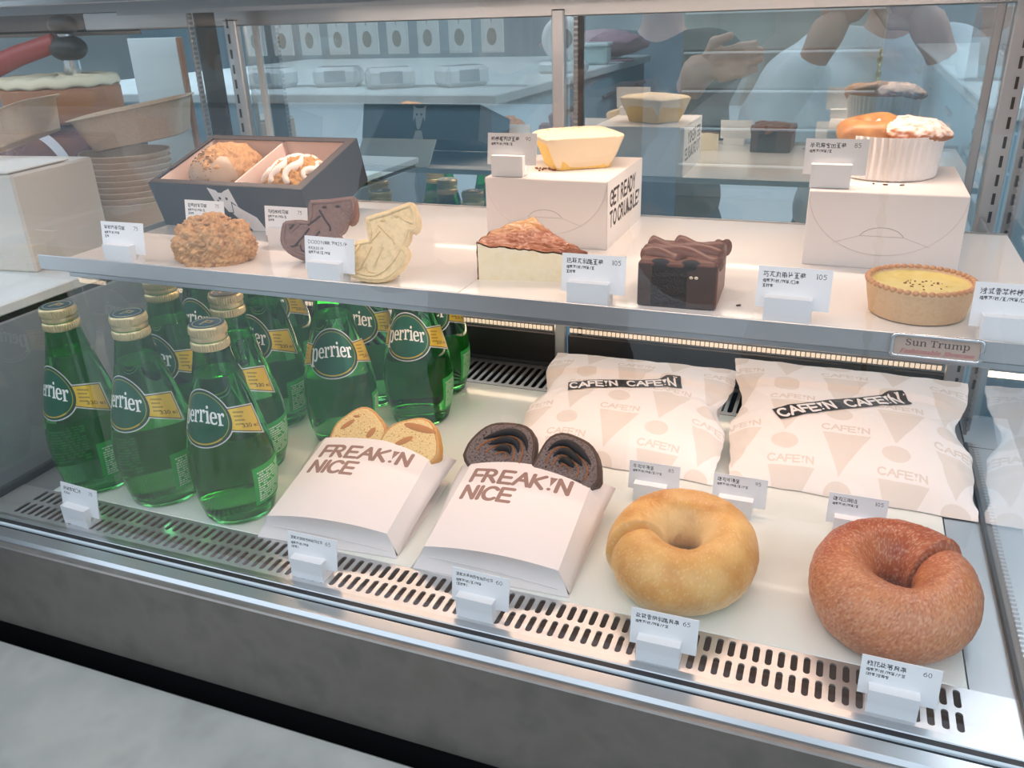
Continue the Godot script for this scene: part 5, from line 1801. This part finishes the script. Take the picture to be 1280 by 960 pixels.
	drum.lathe(PackedVector2Array([Vector2(0, 0.14), Vector2(0.095, 0.14), Vector2(0.10, 0.145), Vector2(0.10, 0.195), Vector2(0.097, 0.20), Vector2(0, 0.20)]), 48)
	part("drum", drum, mat("#a0643c", 0.5), p)
	var lid := Geo.new()
	lid.lathe(PackedVector2Array([Vector2(0, 0.20), Vector2(0.099, 0.20), Vector2(0.102, 0.204), Vector2(0.100, 0.214), Vector2(0.09, 0.217), Vector2(0, 0.219)]), 48, func(o: Vector3, a: float, v: float) -> Vector3: return o + Vector3.UP * 0.002 * sin(a * 13.0))
	part("drum_rim", lid, mat("#e0d3b4", 0.6), p)
	var col := Geo.new()
	col.tube(PackedVector3Array([Vector3(0.035, 0.21, 0), Vector3(0.035, 0.31, 0)]), 0.014, 16)
	part("column", col, mat("#d5dadd", 0.2, 0.9), p)
	var head := Geo.new()
	head.blob(Vector3(0.035, 0.262, 0), Vector3(0.034, 0.022, 0.03), 24, 14)
	head.blob(Vector3(0.035, 0.300, 0), Vector3(0.026, 0.018, 0.024), 24, 14)
	part("head", head, M.black, p).set_meta("label", "black rounded head on a bright column")
	var arm := Geo.new()
	arm.tube(PackedVector3Array([Vector3(0.02, 0.272, 0.01), Vector3(-0.05, 0.252, 0.03), Vector3(-0.12, 0.225, 0.05), Vector3(-0.20, 0.195, 0.07)]), 0.016, 14, func(s: float) -> float: return 1.0 + 0.25 * s)
	part("lever", arm, mat("#9c3b37", 0.4), p).set_meta("label", "red lever")
	var wrap := Geo.new()
	wrap.surf(20, 6, func(u: float, v: float) -> Vector3:
		var a := lerpf(0.2, 1.6, u)
		return Vector3(-0.02 + 0.115 * cos(a) * 0.7, 0.03 + 0.10 * sin(a), 0.0825 + 0.012 * v * 0.0) + Vector3(0.018 * (v - 0.5), 0.010 * (v - 0.5), 0))
	part("paper_band", wrap, mat("#dfe6ee", 0.5), p)
	var board := thing("white_board", "white laminated board with a brown plywood edge, leaning behind the bowls", "board", Vector3(-1.085, y, -1.185), 0.0)
	part("board_face", boxg(Vector3(-0.006, 0.138, 0), Vector3(0.102, 0.276, 0.008), 0.001), mat("#cfe0e4", 0.4), board)
	part("board_edge", boxg(Vector3(0.0485, 0.138, 0), Vector3(0.007, 0.276, 0.009), 0.001), mat("#9a6a4c", 0.6), board)
	var dbox := thing("dark_box", "plain dark box left of the showcase, at the top left corner", "cabinet", Vector3(-1.665, 0.468, -1.42))  # plain dark box that fills the top left corner
	part("dark_box_body", boxg(Vector3(0, 0.06, 0), Vector3(0.98, 0.12, 0.34), 0.004), mat("#2a2726", 0.4), dbox)
	part("dark_box_edge", boxg(Vector3(0, -0.003, 0.168), Vector3(0.98, 0.006, 0.006), 0.001), mat("#5a4a40", 0.4), dbox)


# ---------------------------------------------------------------- behind the rear glass

func staff_area() -> void:
	var blue := mat("#8fb6c6", 0.55)
	var top := mat("#d3dcdd", 0.35)
	for s in [[-2.4, -0.785, -3.6, -1.93, "pale worktop over blue cabinets behind the rear glass, left of the aisle"], [0.225, 2.2, -4.2, -1.75, "pale worktop over blue cabinets behind the rear glass, right of the aisle"]]:
		var c := thing("staff_counter", s[4], "counter")
		part("worktop", span(s[0], s[1], 0.275, 0.30, s[2], s[3], 0.003), top, c)
		part("cabinet", span(s[0] + 0.02, s[1] - 0.02, -1.1, 0.275, s[2] + 0.02, s[3] - 0.02, 0.003), blue, c)
		for k in 4:
			var z: float = lerpf(s[2] + 0.1, s[3] - 0.1, k / 3.0)
			part("handle", boxg(Vector3(s[1] - 0.014 if s[0] < -1 else s[0] + 0.014, 0.20, z), Vector3(0.012, 0.012, 0.14), 0.003), M.steel_soft, c)
	var d := thing("drawer_cabinet", "tall grey green cabinet with pale drawer edges, far behind the rear glass", "cabinet", Vector3(-0.24, -1.1, -3.0))
	part("cabinet_body", boxg(Vector3(0, 0.90, -0.2), Vector3(0.62, 1.80, 0.4), 0.004), mat("#8c958c", 0.5), d)
	for k in 6:
		part("drawer_front", boxg(Vector3(0, 1.02 + k * 0.12, 0.006), Vector3(0.60, 0.112, 0.012), 0.002), mat("#858f88", 0.5), d)
		part("drawer_edge", boxg(Vector3(0, 1.074 + k * 0.12, 0.014), Vector3(0.60, 0.007, 0.010), 0.001), mat("#d5dcd8", 0.4), d)
	# bags with the house mark, hanging in a row
	var im := sheet(128, 384, Color("#d9dfe0"))
	inkpoly(im, PackedVector2Array([Vector2(30, 20), Vector2(98, 20), Vector2(64, 250)]), Color("#5d6b70"))
	inkdisc(im, Vector2(64, 310), Vector2(30, 42), Color("#6d6a5c"))
	var pm := printed(im, 0.6)
	var rail := thing("hanging_rail", "steel rail for hanging bags, behind the rear glass at the left", "rail", Vector3(-1.25, 0.585, -2.22))
	part("bar", boxg(Vector3.ZERO, Vector3(1.0, 0.012, 0.012), 0.003), M.steel_soft, rail)
	part("hanger_rod", boxg(Vector3(-0.48, 0.76, 0), Vector3(0.008, 1.51, 0.008)), M.steel_soft, rail)
	part("hanger_rod", boxg(Vector3(0.48, 0.76, 0), Vector3(0.008, 1.51, 0.008)), M.steel_soft, rail)
	for i in 9:
		var x := -1.66 + i * 0.094
		var b := thing("marked_bag", "white bag with exclamation mark, %s of nine on the rail" % ["first from the left", "second from the left", "third from the left", "fourth from the left", "middle one", "fourth from the right", "third from the right", "second from the right", "rightmost"][i], "paper bag", Vector3(x, 0.580, -2.22), 0.06 * sin(i * 2.0), "bags on the rail behind the rear glass")
		part("bag_body", boxg(Vector3(0, -0.10, 0), Vector3(0.062, 0.20, 0.012), 0.002), mat("#d9dfe0", 0.6), b)
		var g := Geo.new()
		g.quad(Vector3(-0.030, -0.198, 0.0063), Vector3(0.030, -0.198, 0.0063), Vector3(0.030, -0.004, 0.0063), Vector3(-0.030, -0.004, 0.0063))
		part("mark", g, pm, b)
	for k in 4:
		var pk := thing("clear_pack", "clear wrapped white pack on the left staff worktop, %s" % ["leftmost of four", "second from the left", "second from the right", "rightmost of four"][k], "package", Vector3(-1.55 + k * 0.19, 0.30, -2.12 - 0.05 * (k % 2)), 0.3 * k, "wrapped packs on the staff worktop")
		part("pack_body", boxg(Vector3(0, 0.026, 0), Vector3(0.13, 0.052, 0.09), 0.012), mat("#dce6ea", 0.12), pk)
		part("pack_label", boxg(Vector3(0, 0.028, 0.0445), Vector3(0.06, 0.03, 0.002), 0.0005), mat("#9fb3bd", 0.4), pk)
	var tape := thing("tape_dispenser", "white round tape roll on its stand, right of the middle post behind the glass", "tape dispenser", Vector3(-0.84, 0.30, -2.62), 0.2)
	var roll := Geo.new()
	roll.T = Transform3D(Basis(Vector3.RIGHT, PI / 2), Vector3(0, 0.098, 0))
	roll.lathe(PackedVector2Array([Vector2(0.030, -0.022), Vector2(0.064, -0.022), Vector2(0.064, 0.022), Vector2(0.030, 0.022), Vector2(0.030, -0.022)]), 40)
	part("tape_roll", roll, mat("#e6eaea", 0.4), tape)
	var core := Geo.new()
	core.T = roll.T
	core.lathe(PackedVector2Array([Vector2(0, -0.018), Vector2(0.0298, -0.018), Vector2(0.0298, 0.018), Vector2(0, 0.018)]), 32)
	part("core", core, mat("#6d7478", 0.5), tape)
	part("foot", boxg(Vector3(0, 0.017, 0), Vector3(0.15, 0.034, 0.07), 0.008), mat("#dfe4e5", 0.4), tape)
	var tub := thing("clear_tub", "pale translucent tub on the staff worktop beside the tape roll", "tub", Vector3(-0.875, 0.30, -3.02), 0.1)
	part("tub_body", boxg(Vector3(0, 0.030, 0), Vector3(0.14, 0.060, 0.10), 0.01), mat("#c3d8d6", 0.2), tub)
	part("tub_lid", boxg(Vector3(0, 0.0655, 0), Vector3(0.15, 0.011, 0.11), 0.003), mat("#d7e6e4", 0.2), tub)
	var cloth := thing("pink_cloth", "folded dusty pink cloth on the staff worktop behind the tub", "cloth", Vector3(-0.93, 0.30, -3.28), 0.2)
	var cg := Geo.new()
	cg.blob(Vector3(0, 0.056, 0), Vector3.ONE, 40, 24, func(q: Vector3) -> Vector3: return Vector3(q.x * 0.20, maxf(q.y, -0.9) * 0.05, q.z * 0.13) * (1.0 + 0.14 * n3(q, 2.2)))
	part("folds", cg, mat("#a98494", 0.9), cloth)
	part("hem", boxg(Vector3(0, 0.003, 0.10), Vector3(0.3, 0.006, 0.06), 0.002), mat("#9d7888", 0.9), cloth)
	# cups on the right-hand worktop
	for k in 2:
		var cup := thing("paper_cup", ["grey brown paper cup with dark lettering, at the top right behind the glass", "plain grey paper cup beside the right post, behind the glass"][k], "cup", Vector3([0.315, 0.43][k], 0.30, [-2.35, -2.2][k]))
		var g := Geo.new()
		g.lathe(PackedVector2Array([Vector2(0, 0.004), Vector2(0.044, 0.004), Vector2(0.046, 0.0), Vector2(0.047, 0.001), Vector2(0.062, 0.150), Vector2(0.065, 0.152), Vector2(0.065, 0.156), Vector2(0.061, 0.155), Vector2(0.0445, 0.008), Vector2(0, 0.008)]), 40)
		part("cup_wall", g, mat(["#a99a94", "#9aa3a5"][k], 0.6), cup)
		var band := Geo.new()
		band.lathe(PackedVector2Array([Vector2(0.0476, 0.006), Vector2(0.0500, 0.030), Vector2(0.0502, 0.031)]), 40)
		part("foot_band", band, mat("#b9cdd0", 0.5), cup)
		if k == 0:
			var tx := sheet(128, 64, Color("#a99a94"))
			write(tx, "ST!", Vector2(22, 12), 38, 5, Color("#5b5250"), 0.15)
			var tg := Geo.new()
			tg.lay = func(u: float, v: float) -> Vector2: return Vector2(u, 1.0 - v)
			tg.surf(12, 2, func(u: float, v: float) -> Vector3:
				var a := lerpf(-0.55, 0.55, u)
				var r := lerpf(0.0515, 0.0555, v) + 0.0006
				return Vector3(sin(a) * r, lerpf(0.045, 0.085, v), cos(a) * r))
			part("lettering", tg, printed(tx, 0.6), cup)
	# added lamps, out of view, that brighten the staff area and the customers
	for x in [-1.9, 0.9]:
		var cl := thing("added_ceiling_light", "added unseen ceiling light over the staff area, %s" % ("left of the middle" if x < 0 else "right of the middle"), "lamp", Vector3(x, 2.1, -2.6))
		part("housing", boxg(Vector3(0, -0.02, 0), Vector3(1.3, 0.04, 0.34), 0.004), mat("#dfe3e5", 0.5), cl)
		part("added_light_panel", boxg(Vector3(0, -0.041, 0), Vector3(1.24, 0.004, 0.28)), M.added_cool_led, cl)
		lamp("added_staff_lamp", Vector3(0, -0.046, 0), Vector2(1.24, 0.28), 5.0, Color(0.86, 0.94, 1.0), -PI / 2, cl)


# ---------------------------------------------------------------- the two customers, whom the rear glass reflects

func nets(bones: Array, cell: float, k: float) -> Geo:
	# the surface round a set of tapered capsules that run into one another smoothly; each bone is [a, b, radius at a, radius at b]
	var lo := Vector3.INF
	var hi := -Vector3.INF
	var reach := 5.0 / k
	for b in bones:
		var r: float = maxf(b[2], b[3]) + reach + cell * 2
		lo = lo.min((b[0] as Vector3).min(b[1]) - Vector3.ONE * r)
		hi = hi.max((b[0] as Vector3).max(b[1]) + Vector3.ONE * r)
	var n := Vector3i(((hi - lo) / cell).ceil()) + Vector3i.ONE
	var F := PackedFloat32Array()
	F.resize(n.x * n.y * n.z)
	for b in bones:
		var a: Vector3 = b[0]
		var ab: Vector3 = b[1] - b[0]
		var l2: float = maxf(ab.length_squared(), 1e-9)
		var r0: float = b[2]
		var r1: float = b[3]
		var r: float = maxf(r0, r1) + reach
		var i0 := Vector3i(((a.min(b[1]) - Vector3.ONE * r - lo) / cell).floor()).clamp(Vector3i.ZERO, n - Vector3i.ONE)
		var i1 := Vector3i(((a.max(b[1]) + Vector3.ONE * r - lo) / cell).ceil()).clamp(Vector3i.ZERO, n - Vector3i.ONE)
		for z in range(i0.z, i1.z + 1):
			for y in range(i0.y, i1.y + 1):
				var row := (z * n.y + y) * n.x
				for x in range(i0.x, i1.x + 1):
					var p := lo + Vector3(x, y, z) * cell - a
					var t := clampf(p.dot(ab) / l2, 0, 1)
					var d := (p - ab * t).length() - lerpf(r0, r1, t)
					if d < reach:
						F[row + x] += exp(-k * d)
	var g := Geo.new()
	var at := {}
	var step := [1, n.x, n.x * n.y]
	var corner := [0, 1, n.x, n.x + 1, n.x * n.y, n.x * n.y + 1, n.x * n.y + n.x, n.x * n.y + n.x + 1]
	var P: Array[Vector3] = []
	for z in n.z - 1:
		for y in n.y - 1:
			for x in n.x - 1:
				var o := (z * n.y + y) * n.x + x
				var mask := 0
				for c in 8:
					if F[o + corner[c]] > 1.0:
						mask |= 1 << c
				if mask == 0 or mask == 255:
					continue
				var s := Vector3.ZERO
				var m := 0
				for c in 8:
					for ax in 3:
						if c & (1 << ax):
							continue
						var c2: int = c | (1 << ax)
						if ((mask >> c) & 1) != ((mask >> c2) & 1):
							var f0 := log(maxf(F[o + corner[c]], 1e-6))
							var f1 := log(maxf(F[o + corner[c2]], 1e-6))
							var q := Vector3(c & 1, (c >> 1) & 1, (c >> 2) & 1)
							q[ax] += f0 / (f0 - f1)
							s += q
							m += 1
				at[o] = P.size()
				P.append(lo + (Vector3(x, y, z) + s / m) * cell)
	var tris := PackedInt32Array()
	for o in at:
		for ax in 3:
			var inside: bool = F[o] > 1.0
			if inside == (F[o + step[ax]] > 1.0):
				continue
			var u: int = step[(ax + 1) % 3]
			var v: int = step[(ax + 2) % 3]
			if not (at.has(o - u) and at.has(o - v) and at.has(o - u - v)):
				continue
			var q := [at[o], at[o - u], at[o - u - v], at[o - v]]
			if inside:
				tris.append_array([q[0], q[2], q[1], q[0], q[3], q[2]])
			else:
				tris.append_array([q[0], q[1], q[2], q[0], q[2], q[3]])
	var N: Array[Vector3] = []
	N.resize(P.size())
	N.fill(Vector3.ZERO)
	for i in range(0, tris.size(), 3):
		var nn := (P[tris[i + 2]] - P[tris[i]]).cross(P[tris[i + 1]] - P[tris[i]])
		for j in 3:
			N[tris[i + j]] += nn
	for i in P.size():
		g.vert(P[i], N[i], Vector2(P[i].x, P[i].y))
	g.I = tris
	return g


func finger_bones(palm: Vector3, fwd: Vector3, side: Vector3, up: Vector3, curl: float) -> Array:
	var out := [[palm - fwd * 0.035, palm + fwd * 0.03 + side * 0.016, 0.020, 0.016], [palm - fwd * 0.03, palm + fwd * 0.03 - side * 0.018, 0.020, 0.016]]
	for i in 4:
		var o := palm + fwd * 0.04 + side * (0.030 - i * 0.020)
		var len: float = [0.040, 0.046, 0.043, 0.034][i]
		var d1 := (fwd * cos(curl * 0.6) - up * sin(curl * 0.6)).normalized()
		var d2 := (fwd * cos(curl * 1.5) - up * sin(curl * 1.5)).normalized()
		out.append([o - fwd * 0.02, o + d1 * len, 0.0105, 0.0095])
		out.append([o + d1 * len, o + d1 * len + d2 * len * 0.9, 0.0095, 0.008])
	var th := palm - fwd * 0.015 + side * 0.026
	out.append([th, th + (side * 0.7 + fwd * 0.7) * 0.045, 0.013, 0.011])
	out.append([th + (side * 0.7 + fwd * 0.7) * 0.045, th + (side * 0.45 + fwd * 1.0) * 0.080, 0.011, 0.009])
	return out


func person(called_label: String, at: Vector3, arms: Array, shirt: Material, lower: Material, hair_c: String, puff: float) -> Node3D:
	var t := thing("person", called_label, "person", Vector3(at.x, -1.1, at.z))
	var o := Vector3(at.x, -1.1, at.z)
	var sh := 1.50
	var skin := mat("#d3a38c", 0.55)
	skin.subsurf_scatter_enabled = true
	skin.subsurf_scatter_strength = 0.15
	var head := Vector3(0, 1.72, -0.02)
	var body := [[Vector3(0, 1.42, 0), Vector3(0, 1.62, 0), 0.06, 0.055], [head + Vector3(0, 0.03, 0.02), head + Vector3(0, 0.05, -0.005), 0.098, 0.10], [head + Vector3(0, -0.07, -0.035), head + Vector3(0, -0.02, -0.02), 0.055, 0.085],
		[Vector3(-0.10, 1.40, 0), Vector3(0.10, 1.40, 0), 0.10, 0.10], [Vector3(-0.06, 1.25, 0), Vector3(0.06, 1.25, 0), 0.11, 0.11], [Vector3(-0.05, 1.05, 0), Vector3(0.05, 1.05, 0), 0.10, 0.10], [Vector3(-0.08, 0.92, 0.01), Vector3(0.08, 0.92, 0.01), 0.125, 0.125]]
	var cloth := [[Vector3(-0.11, 1.41, 0), Vector3(0.11, 1.41, 0), 0.105, 0.105], [Vector3(-0.08, 1.25, 0), Vector3(0.08, 1.25, 0), 0.125, 0.125], [Vector3(-0.07, 1.05, 0), Vector3(0.07, 1.05, 0), 0.125, 0.125]]
	var legs := []
	for s in [-1.0, 1.0]:
		body.append([Vector3(s * 0.09, 0.88, 0.01), Vector3(s * 0.10, 0.48, 0.0), 0.095, 0.062])
		body.append([Vector3(s * 0.10, 0.48, 0.0), Vector3(s * 0.10, 0.09, 0.02), 0.062, 0.042])
		body.append([Vector3(s * 0.10, 0.045, 0.03), Vector3(s * 0.11, 0.035, -0.13), 0.043, 0.032])
		legs.append([Vector3(s * 0.08, 0.92, 0.01), Vector3(s * 0.10, 0.48, 0.0), 0.125, 0.085])
		legs.append([Vector3(s * 0.10, 0.48, 0.0), Vector3(s * 0.10, 0.12, 0.02), 0.085, 0.070])
	legs.append([Vector3(-0.06, 0.98, 0), Vector3(0.06, 0.98, 0), 0.125, 0.125])
	var hands := []
	for a in arms:
		var s: Vector3 = a[0] - o
		var e: Vector3 = a[1] - o
		var w: Vector3 = a[2] - o
		var h: Vector3 = a[3] - o
		body.append([s, e, 0.058, 0.045])
		body.append([e, w, 0.045, 0.030])
		body.append([w, h, 0.028, 0.022])
		cloth.append([s, s.lerp(e, 0.5), 0.075, 0.070 + puff])
		cloth.append([s.lerp(e, 0.5), e, 0.070 + puff, 0.062 + puff])
		cloth.append([e, e.lerp(w, 0.55), 0.062 + puff, 0.045 + puff * 0.3])
		var fwd := (h - w).normalized()
		var side := fwd.cross(Vector3(0, 0, -1)).normalized()
		hands.append_array(finger_bones(h, fwd, side, side.cross(fwd), a[4]))
	var skin_geo := nets(body, 0.015, 55.0)
	var hand_geo := nets(hands, 0.005, 220.0)
	var base := skin_geo.V.size()
	skin_geo.V.append_array(hand_geo.V)
	skin_geo.N.append_array(hand_geo.N)
	skin_geo.U.append_array(hand_geo.U)
	for i in hand_geo.I:
		skin_geo.I.append(base + i)
	part("body", skin_geo, skin, t)
	part("shirt", nets(cloth, 0.015, 50.0), shirt, t)
	part("trousers", nets(legs, 0.018, 50.0), lower, t)
	var hair := Geo.new()
	hair.blob(head + Vector3(0, 0.055, 0.028), Vector3(0.108, 0.118, 0.112), 32, 20)
	part("hair", hair, mat(hair_c, 0.5), t)
	var face := Geo.new()
	for s in [-1.0, 1.0]:
		face.blob(head + Vector3(s * 0.036, 0.0, -0.093), Vector3(0.012, 0.007, 0.006), 12, 8)
	part("eyes", face, mat("#2a211e", 0.3), t).set_meta("kind", "stuff")
	var nose := Geo.new()
	nose.blob(head + Vector3(0, -0.025, -0.108), Vector3(0.013, 0.024, 0.016), 14, 10)
	part("nose", nose, skin, t)
	var mouth := Geo.new()
	mouth.blob(head + Vector3(0, -0.066, -0.093), Vector3(0.024, 0.006, 0.006), 14, 8)
	part("mouth", mouth, mat("#a85f58", 0.5), t)
	return t


func people() -> void:
	var a := person("person in a loose white blouse holding up a phone, reflected in rear glass", Vector3(0.07, 0, 0.34), [
		[Vector3(-0.09, 0.33, 0.33), Vector3(-0.165, 0.20, 0.14), Vector3(-0.075, 0.41, 0.085), Vector3(-0.050, 0.445, 0.080), 0.7],
		[Vector3(0.23, 0.33, 0.33), Vector3(0.27, 0.20, 0.15), Vector3(0.14, 0.42, 0.085), Vector3(0.115, 0.45, 0.080), 0.7]], mat("#dfe5e8", 0.8), mat("#5f7f95", 0.8), "#3a2a22", 0.030)
	var chain := Geo.new()
	for i in 34:
		var q := Vector3(-0.02 + 0.0012 * i * 0.4, 1.46 - i * 0.0165, -0.135 - 0.02 * sin(i / 34.0 * PI))
		chain.blob(q, Vector3(0.007, 0.0105, 0.004) if i % 2 else Vector3(0.004, 0.0105, 0.007), 8, 6)
	part("bag_chain", chain, mat("#cdbb7c", 0.25, 0.9), a)
	var ph := thing("phone", "dark phone held up by the person in the white blouse", "phone", Vector3(0.03, 0.512, 0.064))
	part("phone_body", boxg(Vector3.ZERO, Vector3(0.17, 0.085, 0.010), 0.004), mat("#23252a", 0.3), ph)
	part("screen", boxg(Vector3(0, 0, 0.0053), Vector3(0.155, 0.076, 0.0006)), mat("#11141a", 0.1), ph)
	person("person in a dark grey top, one hand forward, reflected in rear glass", Vector3(-0.53, 0, 0.40), [
		[Vector3(-0.37, 0.33, 0.39), Vector3(-0.46, 0.17, 0.20), Vector3(-0.375, 0.325, 0.11), Vector3(-0.335, 0.335, 0.09), 0.6],
		[Vector3(-0.69, 0.33, 0.39), Vector3(-0.74, 0.10, 0.28), Vector3(-0.60, 0.16, 0.12), Vector3(-0.56, 0.17, 0.10), 0.5]], mat("#5b5450", 0.85), mat("#39424c", 0.85), "#201a18", 0.008)


func _ready() -> void:
	rng.seed = 11
	nz.seed = 5
	nz.frequency = 1.0
	nz.fractal_octaves = 3
	stage()
	palette()
	room()
	showcase()
	shelf()
	bottles()
	bags()
	toast()
	bagels()
	carton("white cake carton lettered GET READY TO CRUMBLE, carrying the lemon loaf", Vector3(-0.2795, SHELF_Y, -0.8080), 0.0, true)
	carton("plain white cake carton with a round front flap, carrying the cupcake", Vector3(0.0385, SHELF_Y, -0.8060), deg_to_rad(0.0), false)
	dog_box()
	scones()
	dog_biscuit("brown chocolate dog shaped biscuit behind the card reading 25 and 30", Vector3(-0.4880, SHELF_Y, -0.6880), deg_to_rad(16), deg_to_rad(24), deg_to_rad(-14), "#846860", "#3d2b29", true)
	dog_biscuit("pale vanilla dog shaped biscuit leaning upright, left of the cheesecake", Vector3(-0.3840, SHELF_Y, -0.6440), deg_to_rad(12), deg_to_rad(24), 0.0, "#f0dcb2", "#dfc797", false)
	lemon_cake()
	cake_crumbs()
	cheesecake()
	chocolate_cake()
	tart()
	cupcake()
	price_cards()
	beside_left()
	staff_area()
	people()
